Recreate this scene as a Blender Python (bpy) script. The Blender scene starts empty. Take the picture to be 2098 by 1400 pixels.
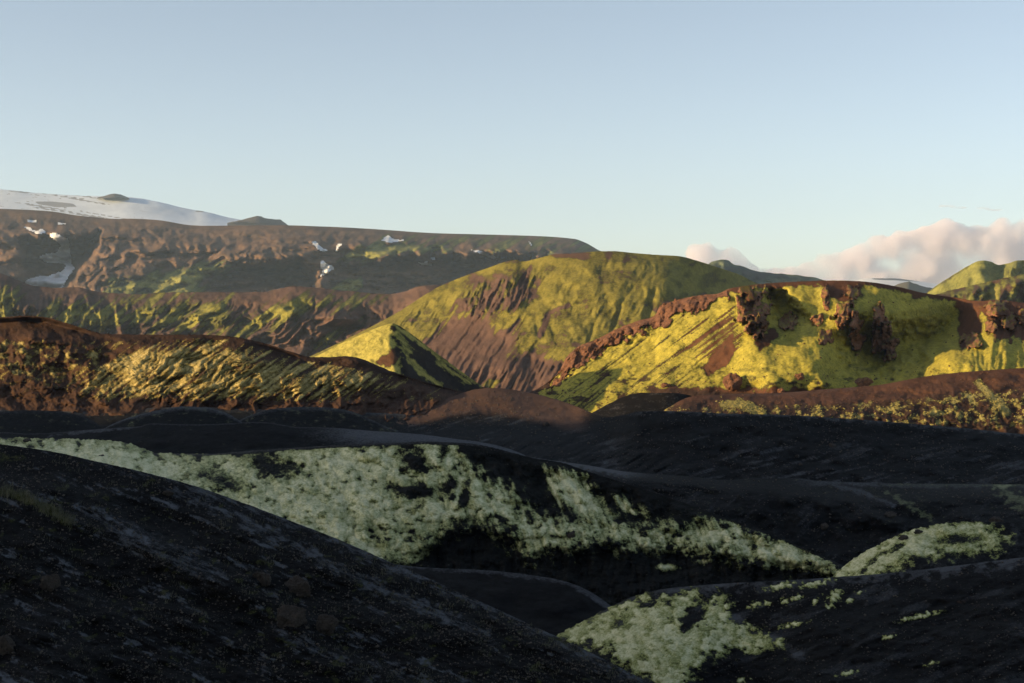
import bpy, math, random
import numpy as np
from math import radians as RAD

# ------------------------------------------------------------------ camera, sky, sun, exposure
SC = bpy.context.scene
COL = SC.collection
F = 2913.0                 # focal length in photo pixels (50 mm on 36 mm, 2098 px wide)
PITCH = math.atan(60.0 / F)
CAMZ = 120.0
cam_d = bpy.data.cameras.new('camera')
cam_d.lens = 50.0
cam_d.sensor_width = 36.0
cam_d.clip_start = 0.5
cam_d.clip_end = 90000.0
cam = bpy.data.objects.new('camera', cam_d)
COL.objects.link(cam)
cam.location = (0, 0, CAMZ)
cam.rotation_euler = (RAD(90) - PITCH, 0, 0)
SC.camera = cam

SUN_AZ = 15.0              # light travels to the right and a little away from the camera
SUN_EL = 11.0
lx, ly, lz = (math.cos(RAD(SUN_EL)) * math.cos(RAD(SUN_AZ)), math.cos(RAD(SUN_EL)) * math.sin(RAD(SUN_AZ)), -math.sin(RAD(SUN_EL)))
world = bpy.data.worlds.new('World')
SC.world = world
world.use_nodes = True
wn = world.node_tree
bg = wn.nodes['Background']
sky = wn.nodes.new('ShaderNodeTexSky')
sky.sky_type = 'NISHITA'
sky.sun_disc = False
sky.sun_elevation = RAD(SUN_EL)
sky.sun_rotation = math.atan2(-lx, -ly)
sky.altitude = 1500.0
sky.air_density = 0.74
sky.dust_density = 2.7
sky.ozone_density = 0.0
hs = wn.nodes.new('ShaderNodeHueSaturation')
hs.inputs['Saturation'].default_value = 0.80
hs.inputs['Value'].default_value = 0.98
wn.links.new(sky.outputs['Color'], hs.inputs['Color'])
wn.links.new(hs.outputs['Color'], bg.inputs['Color'])
bg.inputs['Strength'].default_value = 0.12

from mathutils import Vector
sun_d = bpy.data.lights.new('sun', 'SUN')
sun_d.energy = 5.0
sun_d.angle = RAD(0.53)
sun_d.color = (1.0, 0.70, 0.34)
sun = bpy.data.objects.new('sun', sun_d)
COL.objects.link(sun)
sun.rotation_euler = Vector((lx, ly, lz)).to_track_quat('-Z', 'Y').to_euler()

SC.view_settings.view_transform = 'Standard'
SC.view_settings.look = 'None'
SC.view_settings.exposure = 0.87
SC.view_settings.gamma = 1.0
SC.view_settings.use_curve_mapping = False
SC.render.engine = 'CYCLES'
SC.cycles.use_denoising = True
SC.cycles.max_bounces = 5
SC.cycles.diffuse_bounces = 3
SC.cycles.glossy_bounces = 2
SC.cycles.volume_bounces = 5
SC.cycles.transparent_max_bounces = 4
SC.cycles.volume_step_rate = 0.25
SC.cycles.volume_max_steps = 256

# ------------------------------------------------------------------ noise
rng = np.random.default_rng(7)
_P = rng.permutation(256).astype(np.int32)
_P = np.concatenate([_P, _P, _P])
_G = rng.normal(size=(256, 3)).astype(np.float32)
_G /= np.linalg.norm(_G, axis=1, keepdims=True)


def perlin3(x, y, z):
    x = np.asarray(x, np.float32); y = np.asarray(y, np.float32); z = np.asarray(z, np.float32)
    xi = np.floor(x).astype(np.int32); yi = np.floor(y).astype(np.int32); zi = np.floor(z).astype(np.int32)
    xf = x - xi; yf = y - yi; zf = z - zi
    xi &= 255; yi &= 255; zi &= 255
    u = xf * xf * xf * (xf * (xf * 6 - 15) + 10)
    v = yf * yf * yf * (yf * (yf * 6 - 15) + 10)
    w = zf * zf * zf * (zf * (zf * 6 - 15) + 10)
    r = np.zeros_like(xf)
    for dx in (0, 1):
        wx = u if dx else 1 - u
        a = _P[(xi + dx) & 255]
        for dy in (0, 1):
            wy = v if dy else 1 - v
            b = _P[(a + yi + dy) & 255]
            for dz in (0, 1):
                wz = w if dz else 1 - w
                g = _G[_P[(b + zi + dz) & 255]]
                r += wx * wy * wz * (g[..., 0] * (xf - dx) + g[..., 1] * (yf - dy) + g[..., 2] * (zf - dz))
    return r * 1.6


def perlin2(x, y, s=0.0):
    return perlin3(x, y, np.full_like(np.asarray(x, np.float32), 0.37 + s))


def fbm2(x, y, o=4, s=0.0, g=0.5):
    r = 0; a = 1.0
    for i in range(o):
        r = r + a * perlin2(x * 2 ** i, y * 2 ** i, s + 3.1 * i); a *= g
    return r


def ridged2(x, y, o=3, s=0.0, g=0.5):
    r = 0; a = 1.0
    for i in range(o):
        r = r + a * (1 - 2 * np.abs(perlin2(x * 2 ** i, y * 2 ** i, s + 5.3 * i))); a *= g
    return r


def worley2(x, y, s=0):
    """per-cell random value and distance to the cell border"""
    xi = np.floor(x).astype(np.int32); yi = np.floor(y).astype(np.int32)
    f1 = np.full(x.shape, 9.0); f2 = f1.copy(); val = np.zeros(x.shape)
    for dx in (-1, 0, 1):
        for dy in (-1, 0, 1):
            h = _P[(_P[(xi + dx + s) & 255] + yi + dy) & 255]
            jx = (h * 37 % 101) / 101.0; jy = (h * 59 % 97) / 97.0
            d = np.hypot(xi + dx + jx - x, yi + dy + jy - y)
            near = d < f1
            f2 = np.where(near, f1, np.minimum(f2, d)); f1 = np.where(near, d, f1)
            val = np.where(near, h / 255.0, val)
    return val, f2 - f1


def fbm3(p, o=4, g=0.5, s=0.0):
    r = 0; a = 1.0
    for i in range(o):
        k = 2 ** i
        r = r + a * perlin3(p[..., 0] * k + s, p[..., 1] * k + 7.7 * i, p[..., 2] * k); a *= g
    return r


def ss(a, b, v):
    t = np.clip((v - a) / (b - a), 0, 1)
    return t * t * (3 - 2 * t)


def pchip(kx, ky, x):
    kx = np.asarray(kx, float); ky = np.asarray(ky, float)
    h = np.diff(kx); dl = np.diff(ky) / h
    m = np.zeros_like(ky)
    if len(kx) > 2:
        w1 = 2 * h[1:] + h[:-1]; w2 = h[1:] + 2 * h[:-1]
        same = dl[1:] * dl[:-1] > 0
        with np.errstate(divide='ignore', invalid='ignore'):
            hm = (w1 + w2) / (w1 / dl[:-1] + w2 / dl[1:])
        m[1:-1] = np.where(same, hm, 0)
    m[0] = dl[0]; m[-1] = dl[-1]
    x = np.clip(x, kx[0], kx[-1])
    i = np.clip(np.searchsorted(kx, x) - 1, 0, len(h) - 1)
    t = (x - kx[i]) / h[i]
    return ((2 * t ** 3 - 3 * t ** 2 + 1) * ky[i] + (t ** 3 - 2 * t ** 2 + t) * h[i] * m[i]
            + (-2 * t ** 3 + 3 * t ** 2) * ky[i + 1] + (t ** 3 - t ** 2) * h[i] * m[i + 1])


def poly(px, py, pts):
    """signed distance to a polygon, positive inside (photo pixels)"""
    px = np.asarray(px, np.float32); py = np.asarray(py, np.float32)
    ins = np.zeros(px.shape, bool); dm = np.full(px.shape, 1e9, np.float32)
    n = len(pts)
    for i in range(n):
        ax, ay = pts[i]; bx, by = pts[(i + 1) % n]
        ex, ey = bx - ax, by - ay
        t = np.clip(((px - ax) * ex + (py - ay) * ey) / (ex * ex + ey * ey + 1e-9), 0, 1)
        dm = np.minimum(dm, (px - ax - t * ex) ** 2 + (py - ay - t * ey) ** 2)
        c = (ay > py) != (by > py)
        if ey != 0:
            ins ^= c & (px < ax + (py - ay) * ex / ey)
    return np.where(ins, 1, -1) * np.sqrt(dm)


def line(px, py, pts):
    """distance to a polyline (photo pixels)"""
    dm = np.full(np.shape(px), 1e9, np.float32)
    for (ax, ay), (bx, by) in zip(pts[:-1], pts[1:]):
        ex, ey = bx - ax, by - ay
        t = np.clip(((px - ax) * ex + (py - ay) * ey) / (ex * ex + ey * ey + 1e-9), 0, 1)
        dm = np.minimum(dm, (px - ax - t * ex) ** 2 + (py - ay - t * ey) ** 2)
    return np.sqrt(dm)


def ell(px, py, cx, cy, rx, ry, ang=0.0):
    c, s = math.cos(RAD(ang)), math.sin(RAD(ang))
    u = (px - cx) * c + (py - cy) * s; v = -(px - cx) * s + (py - cy) * c
    return 1 - np.sqrt((u / rx) ** 2 + (v / ry) ** 2)


def rot(px, py, ang, along, across):
    """streak coordinates: 'ang' degrees is the on-picture heading of the streaks (0 = right, 90 = down)"""
    c, s = math.cos(RAD(ang)), math.sin(RAD(ang))
    return (px * c + py * s) / along, (-px * s + py * c) / across


def ray(px, py, d):
    """point on the sight line of a photo pixel at forward distance d"""
    cx = (px - 1049.0) / F; cy = -(py - 700.0) / F
    cp, sp = math.cos(PITCH), math.sin(PITCH)
    wy = cp + cy * sp; wz = cy * cp - sp
    k = d / wy
    return np.stack([cx * k, wy * k, wz * k + CAMZ], -1)


# ------------------------------------------------------------------ materials
def new_mat(name):
    m = bpy.data.materials.new(name); m.use_nodes = True
    nt = m.node_tree
    return m, nt, nt.nodes['Principled BSDF']


def N(nt, t, **kw):
    n = nt.nodes.new(t)
    for k, v in kw.items():
        setattr(n, k, v)
    return n


def noise_node(nt, co, scale, detail=4, rough=0.55):
    n = N(nt, 'ShaderNodeTexNoise')
    n.inputs['Scale'].default_value = scale; n.inputs['Detail'].default_value = detail; n.inputs['Roughness'].default_value = rough
    nt.links.new(co, n.inputs['Vector'])
    return n.outputs['Fac']


def ramp(nt, fac, stops):
    r = N(nt, 'ShaderNodeValToRGB')
    e = r.color_ramp.elements
    while len(e) < len(stops):
        e.new(0.5)
    for i, (p, c) in enumerate(stops):
        e[i].position = p; e[i].color = (*c, 1) if len(c) == 3 else c
    nt.links.new(fac, r.inputs['Fac'])
    return r.outputs['Color']


def mix(nt, fac, a, b):
    m = N(nt, 'ShaderNodeMix', data_type='RGBA')
    nt.links.new(fac, m.inputs['Factor']); nt.links.new(a, m.inputs['A']); nt.links.new(b, m.inputs['B'])
    return m.outputs['Result']


def math_node(nt, op, a, b=None, c=None, clamp=False):
    m = N(nt, 'ShaderNodeMath', operation=op); m.use_clamp = clamp
    for i, v in enumerate((a, b, c)):
        if v is None:
            continue
        if isinstance(v, (int, float)):
            m.inputs[i].default_value = v
        else:
            nt.links.new(v, m.inputs[i])
    return m.outputs[0]


def smooth(nt, v, lo, hi):
    m = N(nt, 'ShaderNodeMapRange', interpolation_type='SMOOTHSTEP')
    m.inputs['From Min'].default_value = lo; m.inputs['From Max'].default_value = hi
    nt.links.new(v, m.inputs['Value'])
    return m.outputs['Result']


def terrain_mat(name, px, sand=((.012, .012, .013), (.034, .030, .028)), red=((.05, .028, .020), (.11, .060, .040)),
                moss=((.13, .15, .05), (.30, .31, .11)), dust_sheen=(.13, .13, .135), bump=0.6, rough=0.9, spec=0.07, jit=1.3, gs=5.0):
    """px: metres that one photo pixel spans there; grain sizes follow from it"""
    m, nt, b = new_mat(name)
    co = N(nt, 'ShaderNodeTexCoord').outputs['Object']
    at = N(nt, 'ShaderNodeVertexColor', layer_name='mask')
    sep = N(nt, 'ShaderNodeSeparateColor')
    nt.links.new(at.outputs['Color'], sep.inputs['Color'])
    big = noise_node(nt, co, 1 / (80 * px), 5, 0.6)
    mid = noise_node(nt, co, 1 / (20 * px), 6, 0.68)
    fine = noise_node(nt, co, 1 / (8 * px), 5, 0.72)
    tone = math_node(nt, 'ADD', math_node(nt, 'MULTIPLY', big, 0.5), math_node(nt, 'MULTIPLY', fine, 0.5))
    c_sand = ramp(nt, tone, [(.32, sand[0]), (.68, sand[1])])
    c_red = ramp(nt, tone, [(.32, red[0]), (.68, red[1])])
    mt = math_node(nt, 'ADD', math_node(nt, 'MULTIPLY', mid, 0.4), math_node(nt, 'MULTIPLY', noise_node(nt, co, 1 / (7 * px), 5, 0.75), 0.6))
    grit = noise_node(nt, co, 1 / (gs * px), 4, 0.78)

    def edge(ch, w=0.9, lo=.40, hi=.60):
        j = math_node(nt, 'MULTIPLY', math_node(nt, 'SUBTRACT', math_node(nt, 'ADD', math_node(nt, 'MULTIPLY', grit, .72), math_node(nt, 'MULTIPLY', mid, .28)), .5), w)
        return smooth(nt, math_node(nt, 'ADD', ch, j), lo, hi)
    f_red = edge(sep.outputs['Green'], .7, .25, .75)
    f_dust_sheen = edge(sep.outputs['Blue'], 1.6, .12, .95)
    c = mix(nt, f_red, c_sand, c_red)
    dn = N(nt, 'ShaderNodeRGB'); dn.outputs[0].default_value = (*dust_sheen, 1)  # pale tone of dust, and of sheen painted along sand crests
    c = mix(nt, f_dust_sheen, c, dn.outputs[0])
    # moss thickness: thin dark green cushions at the fringe, pale thick mats inside
    j = math_node(nt, 'SUBTRACT', math_node(nt, 'ADD', math_node(nt, 'MULTIPLY', grit, .75), math_node(nt, 'MULTIPLY', mid, .25)), .5)
    cov = math_node(nt, 'ADD', sep.outputs['Red'], math_node(nt, 'MULTIPLY', j, jit))
    c_th = ramp(nt, cov, [(.25, tuple(v * .30 for v in moss[0])), (.55, moss[0]), (1.0, moss[1])])
    mm = N(nt, 'ShaderNodeMix', data_type='RGBA', blend_type='MULTIPLY'); mm.inputs['Factor'].default_value = 1.0
    nt.links.new(c_th, mm.inputs['A'])
    nt.links.new(ramp(nt, mt, [(.34, (.62, .65, .55)), (.5, (1, 1, 1)), (.66, (1.2, 1.16, 1.2))]), mm.inputs['B'])
    c = mix(nt, smooth(nt, cov, .18, .50), c, mm.outputs['Result'])
    nt.links.new(c, b.inputs['Base Color'])
    b.inputs['Roughness'].default_value = rough
    b.inputs['Specular IOR Level'].default_value = spec
    bp = N(nt, 'ShaderNodeBump')
    bp.inputs['Strength'].default_value = bump
    bp.inputs['Distance'].default_value = px * 3.0
    hgt = math_node(nt, 'ADD', math_node(nt, 'MULTIPLY', mid, 0.9), math_node(nt, 'MULTIPLY', fine, 0.55))
    nt.links.new(hgt, bp.inputs['Height'])
    nt.links.new(bp.outputs['Normal'], b.inputs['Normal'])
    return m


def snow_mat(name, scale, rock=(.05, .045, .045), lo=(.55, .56, .58), hi=(.80, .82, .84)):
    m, nt, b = new_mat(name)
    co = N(nt, 'ShaderNodeTexCoord').outputs['Object']
    at = N(nt, 'ShaderNodeVertexColor', layer_name='mask')
    sep = N(nt, 'ShaderNodeSeparateColor'); nt.links.new(at.outputs['Color'], sep.inputs['Color'])
    n1 = noise_node(nt, co, 1 / scale, 5, .6)
    c1 = ramp(nt, n1, [(.3, lo), (.7, hi)])
    rk = N(nt, 'ShaderNodeRGB'); rk.outputs[0].default_value = (*rock, 1)
    f = smooth(nt, math_node(nt, 'ADD', sep.outputs['Red'], math_node(nt, 'MULTIPLY', math_node(nt, 'SUBTRACT', n1, .5), .8)), .35, .65)
    nt.links.new(mix(nt, f, c1, rk.outputs[0]), b.inputs['Base Color'])
    b.inputs['Roughness'].default_value = .7
    return m


def rock_mat(name, px, lo=(.045, .026, .018), hi=(.16, .085, .055), mossy=None, moss_amt=.5):
    m, nt, b = new_mat(name)
    co = N(nt, 'ShaderNodeTexCoord').outputs['Object']
    a = noise_node(nt, co, 1 / (12 * px), 6, .65)
    f = noise_node(nt, co, 1 / (3.5 * px), 5, .7)
    t = math_node(nt, 'ADD', math_node(nt, 'MULTIPLY', a, .5), math_node(nt, 'MULTIPLY', f, .5))
    c = ramp(nt, t, [(.33, lo), (.62, hi)])
    if mossy:
        g = N(nt, 'ShaderNodeNewGeometry')
        sx = N(nt, 'ShaderNodeSeparateXYZ'); nt.links.new(g.outputs['Normal'], sx.inputs[0])
        up = math_node(nt, 'ADD', sx.outputs['Z'], math_node(nt, 'MULTIPLY', math_node(nt, 'SUBTRACT', a, .5), 2.2))
        fm = smooth(nt, up, 1 - moss_amt, 1.25 - moss_amt)
        mc = N(nt, 'ShaderNodeRGB'); mc.outputs[0].default_value = (*mossy, 1)
        c = mix(nt, fm, c, mc.outputs[0])
    nt.links.new(c, b.inputs['Base Color'])
    b.inputs['Roughness'].default_value = .9
    b.inputs['Specular IOR Level'].default_value = .25
    bp = N(nt, 'ShaderNodeBump'); bp.inputs['Strength'].default_value = .8; bp.inputs['Distance'].default_value = px * 4
    nt.links.new(t, bp.inputs['Height']); nt.links.new(bp.outputs['Normal'], b.inputs['Normal'])
    return m


# ------------------------------------------------------------------ mesh helpers
def mesh_obj(name, verts, faces, mat, parent=None, masks=None, smooth_=True):
    verts = np.asarray(verts, np.float32).reshape(-1, 3); faces = np.asarray(faces, np.int32)
    me = bpy.data.meshes.new(name)
    n = faces.shape[1]
    me.vertices.add(len(verts)); me.vertices.foreach_set('co', verts.ravel())
    me.loops.add(faces.size); me.loops.foreach_set('vertex_index', faces.ravel())
    me.polygons.add(len(faces))
    me.polygons.foreach_set('loop_start', np.arange(0, faces.size, n, dtype=np.int32))
    if smooth_:
        me.polygons.foreach_set('use_smooth', np.ones(len(faces), bool))
    if masks is not None:
        at = me.attributes.new('mask', 'FLOAT_COLOR', 'POINT')
        at.data.foreach_set('color', np.asarray(masks, np.float32).ravel())
    me.update(calc_edges=True)
    me.materials.append(mat)
    ob = bpy.data.objects.new(name, me); COL.objects.link(ob)
    if parent is not None:
        ob.parent = parent
    return ob


def tag(o, label=None, cat=None, group=None, kind=None):
    if label: o['label'] = label
    if cat: o['category'] = cat
    if group: o['group'] = group
    if kind: o['kind'] = kind
    return o


def grid_faces(nr, nc):
    i = np.arange(nr * nc, dtype=np.int32).reshape(nr, nc)
    return np.stack([i[:-1, :-1], i[1:, :-1], i[1:, 1:], i[:-1, 1:]], -1).reshape(-1, 4)


SHEETS = {}


def hill(name, label, cat, crest, foot, depth, mat, relief=None, mask=None, disp=None, step=2.6, back=None, back_slope=30, round_=4.0, key=None, lift=0.0):
    """A hillside: its skyline and foot are traced, distances come from the slope it must have between them.
    depth: [(fraction from crest to foot, [(x, distance) ...]), ...]; relief(px,py,t) adds metres of distance."""
    cxs = [p[0] for p in crest]
    x0, x1 = cxs[0], cxs[-1]
    nc = int((x1 - x0) / step) + 1
    xs = np.linspace(x0, x1, nc)
    yc = pchip(cxs, [p[1] for p in crest], xs)
    yf = pchip([p[0] for p in foot], [p[1] for p in foot], xs)
    yf = np.maximum(yf, yc + 2)
    nr = max(12, int(np.max(yf - yc) / step) + 1)
    t = np.linspace(0, 1, nr)
    fr = [r[0] for r in depth]
    rows = np.array([pchip([k[0] for k in r[1]], [k[1] for k in r[1]], xs) for r in depth])   # K,nc
    i = np.clip(np.searchsorted(fr, t, 'right') - 1, 0, len(fr) - 2)
    # smooth (Catmull-Rom) blend of the depth rows
    K = len(fr); D = np.zeros((nr, nc))
    fr = np.array(fr)
    tang = np.zeros_like(rows)
    for k in range(K):
        a, b = max(0, k - 1), min(K - 1, k + 1)
        tang[k] = (rows[b] - rows[a]) / (fr[b] - fr[a])
    for r in range(nr):
        k = i[r]; h = fr[k + 1] - fr[k]; u = (t[r] - fr[k]) / h
        D[r] = ((2 * u ** 3 - 3 * u ** 2 + 1) * rows[k] + (u ** 3 - 2 * u ** 2 + u) * h * tang[k]
                + (-2 * u ** 3 + 3 * u ** 2) * rows[k + 1] + (u ** 3 - u ** 2) * h * tang[k + 1])
    PX = np.repeat(xs[None], nr, 0)
    PY = yc[None] + (yf - yc)[None] * t[:, None]
    T = np.repeat(t[:, None], nc, 1)
    if relief is not None:
        D = D + relief(PX, PY, T)
    P = ray(PX, PY, D)
    # far side of the hill
    nb = 14
    L = back if back else 0.25 * float(np.mean(D[0]))
    s = L * (np.arange(nb, 0, -1) / nb) ** 1.8
    top = P[0]
    vs = np.maximum((CAMZ - top[:, 2]) / top[:, 1], -0.12)
    vs = np.where(vs < 0, vs, vs)
    g = math.tan(RAD(back_slope))
    B = np.repeat(top[None], nb, 0).copy()
    B[:, :, 1] += s[:, None]
    B[:, :, 0] += s[:, None] * (top[:, 0] / top[:, 1])[None]
    B[:, :, 2] -= vs[None] * s[:, None] + (g - vs)[None] * (s - round_ * (1 - np.exp(-s / round_)))[:, None]
    P = np.concatenate([B, P], 0)
    PX = np.concatenate([np.repeat(xs[None], nb, 0), PX], 0)
    PY = np.concatenate([np.repeat(yc[None], nb, 0) - 0.0, PY], 0)
    T = np.concatenate([np.full((nb, nc), -0.01), T], 0)
    DD = P[..., 1]
    n = P.shape[0] * nc
    mk = np.zeros((P.shape[0], nc, 4), np.float32)
    if mask is not None:
        r = mask(PX, PY, T, P)
        for c, v in enumerate(r):
            mk[..., c] = np.clip(v, 0, 1)
    mk[..., 3] = 1
    if disp is not None:
        du = np.gradient(P, axis=1); dv = np.gradient(P, axis=0)
        nrm = np.cross(dv, du); nrm /= np.linalg.norm(nrm, axis=-1, keepdims=True) + 1e-9
        M = disp(PX, PY, T, P) * (DD / F)
        if lift:
            cush = .55 + .9 * np.abs(fbm2(PX / 7, PY / 5, 3, 44, .6))
            M = M + lift * ss(.25, .8, mk[..., 0] + .5 * fbm2(PX / 9, PY / 7, 2, 47)) * cush * (DD / F)
        M[:nb - 2] *= 0.6
        P = P + nrm * M[..., None]
    ob = mesh_obj(name, P, grid_faces(P.shape[0], nc), mat, masks=mk.reshape(-1, 4))
    tag(ob, label, cat, kind='structure')
    SHEETS[key or label] = dict(P=P, PX=PX, PY=PY, mk=mk, nb=nb, nc=nc, ob=ob)
    return ob


def surf(key, px, py):
    """point of a hillside under a photo pixel, and its outward normal"""
    S = SHEETS[key]; nb = S['nb']
    c = int(np.argmin(np.abs(S['PX'][nb] - px)))
    r = nb + int(np.argmin(np.abs(S['PY'][nb:, c] - py)))
    P = S['P']
    r = min(max(r, 1), P.shape[0] - 2); c = min(max(c, 1), S['nc'] - 2)
    n = np.cross(P[r + 1, c] - P[r - 1, c], P[r, c + 1] - P[r, c - 1])
    n /= np.linalg.norm(n) + 1e-9
    return P[r, c].copy(), n


def surf_faces(key, sd_fn, lift):
    """faces of a hillside inside a mask, lifted off it (for snow lying on the slope)"""
    S = SHEETS[key]; nb = S['nb']
    P, PX, PY = S['P'][nb:], S['PX'][nb:], S['PY'][nb:]
    ins = sd_fn(PX, PY) > 0
    f = grid_faces(*PX.shape)
    keep = ins.ravel()[f].sum(1) >= 3
    f = f[keep]
    u, inv = np.unique(f.ravel(), return_inverse=True)
    Q = P.reshape(-1, 3)[u].copy()
    C = np.array([0, 0, CAMZ]); Q += (C - Q) / np.linalg.norm(C - Q, axis=1, keepdims=True) * lift
    Q[:, 2] += min(lift * .1, .3)
    return Q, inv.reshape(-1, 4)


_ico = {}


def ico(sub):
    if sub in _ico:
        return _ico[sub]
    p = (1 + 5 ** .5) / 2
    v = [(-1, p, 0), (1, p, 0), (-1, -p, 0), (1, -p, 0), (0, -1, p), (0, 1, p), (0, -1, -p), (0, 1, -p), (p, 0, -1), (p, 0, 1), (-p, 0, -1), (-p, 0, 1)]
    f = [(0, 11, 5), (0, 5, 1), (0, 1, 7), (0, 7, 10), (0, 10, 11), (1, 5, 9), (5, 11, 4), (11, 10, 2), (10, 7, 6), (7, 1, 8),
         (3, 9, 4), (3, 4, 2), (3, 2, 6), (3, 6, 8), (3, 8, 9), (4, 9, 5), (2, 4, 11), (6, 2, 10), (8, 6, 7), (9, 8, 1)]
    v = [np.array(a, float) / np.linalg.norm(a) for a in v]
    for _ in range(sub):
        c = {}; g = []

        def mid(a, b):
            k = (min(a, b), max(a, b))
            if k not in c:
                m = v[a] + v[b]; v.append(m / np.linalg.norm(m)); c[k] = len(v) - 1
            return c[k]
        for a, b, d in f:
            x, y, z = mid(a, b), mid(b, d), mid(d, a)
            g += [(a, x, z), (b, y, x), (d, z, y), (x, y, z)]
        f = g
    _ico[sub] = (np.array(v), np.array(f, np.int32))
    return _ico[sub]


def rock(name, pos, size, seed, mat, parent=None, sub=4, rough=.35, facets=7, turn=0.0):
    """a broken block: sphere cut by random planes, then roughened at several scales"""
    v, f = ico(sub); v = v.copy()
    r = np.random.default_rng(seed)
    rad = np.full(len(v), 1.0)
    for _ in range(facets):
        n = r.normal(size=3); n /= np.linalg.norm(n)
        h = r.uniform(.55, .85)
        dt = v @ n
        rad = np.where(dt > 1e-3, np.minimum(rad, h / np.maximum(dt, 1e-3)), rad)
    p = v * rad[:, None]
    o = r.uniform(0, 90, 3)
    q = p + o
    sd = r.normal(size=(46, 3)); sd /= np.linalg.norm(sd, axis=1, keepdims=True); sd *= r.uniform(.75, 1.0, (46, 1))
    qq = p + .16 * np.stack([fbm3(q * 2.2, 2), fbm3(q * 2.2 + 31, 2), fbm3(q * 2.2 + 57, 2)], -1)
    dd = np.sort(np.linalg.norm(qq[:, None] - sd[None], axis=2), axis=1)
    crack = np.clip((dd[:, 1] - dd[:, 0]) / .16, 0, 1)
    e = fbm3(q * 1.5, 3, .5) * rough * .6 + (np.sqrt(crack) - .8) * rough * .42 + fbm3(q * 7 + 4, 3, .6) * rough * .22
    p = p * (1 + e)[:, None]
    p = p * np.asarray(size)[None]
    c, s = math.cos(turn), math.sin(turn)
    p = np.stack([p[:, 0] * c - p[:, 1] * s, p[:, 0] * s + p[:, 1] * c, p[:, 2]], -1)
    ob = mesh_obj(name, p, f, mat, parent)
    ob.location = pos
    return ob


# ------------------------------------------------------------------ the ground under everything
gm = terrain_mat('valley_floor_sand', 1.0)
gx = np.linspace(-15000, 15000, 61); gy = np.linspace(-9000, 20000, 61)
GX, GY = np.meshgrid(gx, gy)
GZ = fbm2(GX / 3000, GY / 3000, 3) * 3
gv = np.stack([GX, GY, GZ], -1)
gf = grid_faces(61, 61)[:, ::-1]
ground = mesh_obj('ground', gv, gf, gm, masks=np.tile(np.array([0, .3, 0, 1], np.float32), (61 * 61, 1)))
tag(ground, 'black sand valley floor beneath the hills', 'ground', kind='structure')

# the high ridge to the west that keeps the low sun off the near hills (outside the frame)
n1, n2 = 120, 200
ry = np.linspace(-1500, 420, n2); rx = np.linspace(-2900, -560, n1)
RX, RY = np.meshgrid(rx, ry)
crest_x = -1600 + 60 * np.sin(RY / 330.0)
end = np.clip((590 - RY - 0) * math.tan(RAD(40)) / 600, 0, 1)
end = np.clip((555 - RY + 18 * fbm2(RX / 90, RY / 90, 3)) * math.tan(RAD(40)) / 620, 0, 1)
RZ = (590 + 22 * fbm2(RY / 260, RY * 0 + 2, 4)) * np.minimum(np.exp(-np.abs((RX - crest_x) / 420) ** 1.7), 1) * ss(0, 1.15, end * 1.08) + 12 * fbm2(RX / 120, RY / 120, 5) - 6
ridge_w = mesh_obj('mountain_ridge', np.stack([RX, RY, RZ], -1), grid_faces(n2, n1)[:, ::-1], gm,
                   masks=np.tile(np.array([0.1, .4, 0, 1], np.float32), (n1 * n2, 1)))
tag(ridge_w, 'high dark ridge west of the sand hills that shades them', 'ridge', kind='structure')

# ------------------------------------------------------------------ far country
m_glacier = snow_mat('glacier_ice', 500, rock=(.20, .20, .21), lo=(.48, .54, .62), hi=(.64, .71, .80))
GLC = [(-500, 366), (0, 388), (80, 396), (160, 401), (205, 402.5), (260, 404), (300, 409), (400, 431), (415, 433), (470, 446), (560, 460), (660, 470), (900, 490)]


def glacier_mask(px, py, t, P):
    rk = np.maximum(poly(px, py, [(72, 414), (110, 413), (150, 418), (158, 424), (120, 425), (80, 419)]) / 3 + .5, ell(px, py, 410, 433, 14, 2.5) * 2)
    st = fbm2(px / 46 - py / 10, py / 3.2 - px * .05, 5, 3, .6)
    rk = np.maximum(rk, ss(.05, .75, st) * .62 * ss(620, 60, px) + .2 * st)
    return (rk,)


hill('glacier', 'white glacier cap with grey ash streaks above the brown mountain', 'glacier', GLC,
     [(-500, 480), (900, 500)], [(0, [(-500, 12500), (0, 12000), (900, 10500)]), (1, [(-500, 9800), (900, 9300)])], m_glacier,
     mask=glacier_mask, disp=lambda px, py, t, P: fbm2(px / 30, py / 8, 4) * .5, back=2500, back_slope=14, round_=600)
m_nun = terrain_mat('nunatak_rock', 3.8, sand=((.04, .036, .034), (.09, .08, .075)))
hill('rock_peak', 'small dark rock cone poking out of the glacier', 'peak', [(200, 404.5), (215, 401.5), (225, 398.2), (234, 397), (246, 398.5), (256, 402.5), (266, 406.5)], [(200, 407), (233, 405), (266, 409)],
     [(0, [(200, 11600), (234, 11450), (266, 11600)]), (1, [(200, 11500), (234, 11250), (266, 11500)])], m_nun, disp=lambda px, py, t, P: fbm2(px / 8, py / 4, 3) * .5, back=300, round_=60)
hill('rock_peak', 'dark rock knoll at the end of the glacier', 'peak', [(466, 456.5), (486, 453), (500, 449.5), (514, 445.5), (528, 442.5), (545, 447.5), (560, 449.5), (573, 450), (583, 456), (592, 463), (600, 468)], [(466, 457.5), (490, 454.5), (520, 457), (555, 461.5), (600, 471)],
     [(0, [(466, 9900), (528, 9700), (600, 9900)]), (1, [(466, 9800), (528, 9400), (600, 9700)])], m_nun, disp=lambda px, py, t, P: fbm2(px / 8, py / 5, 3) * .7, back=300, round_=60)

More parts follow.
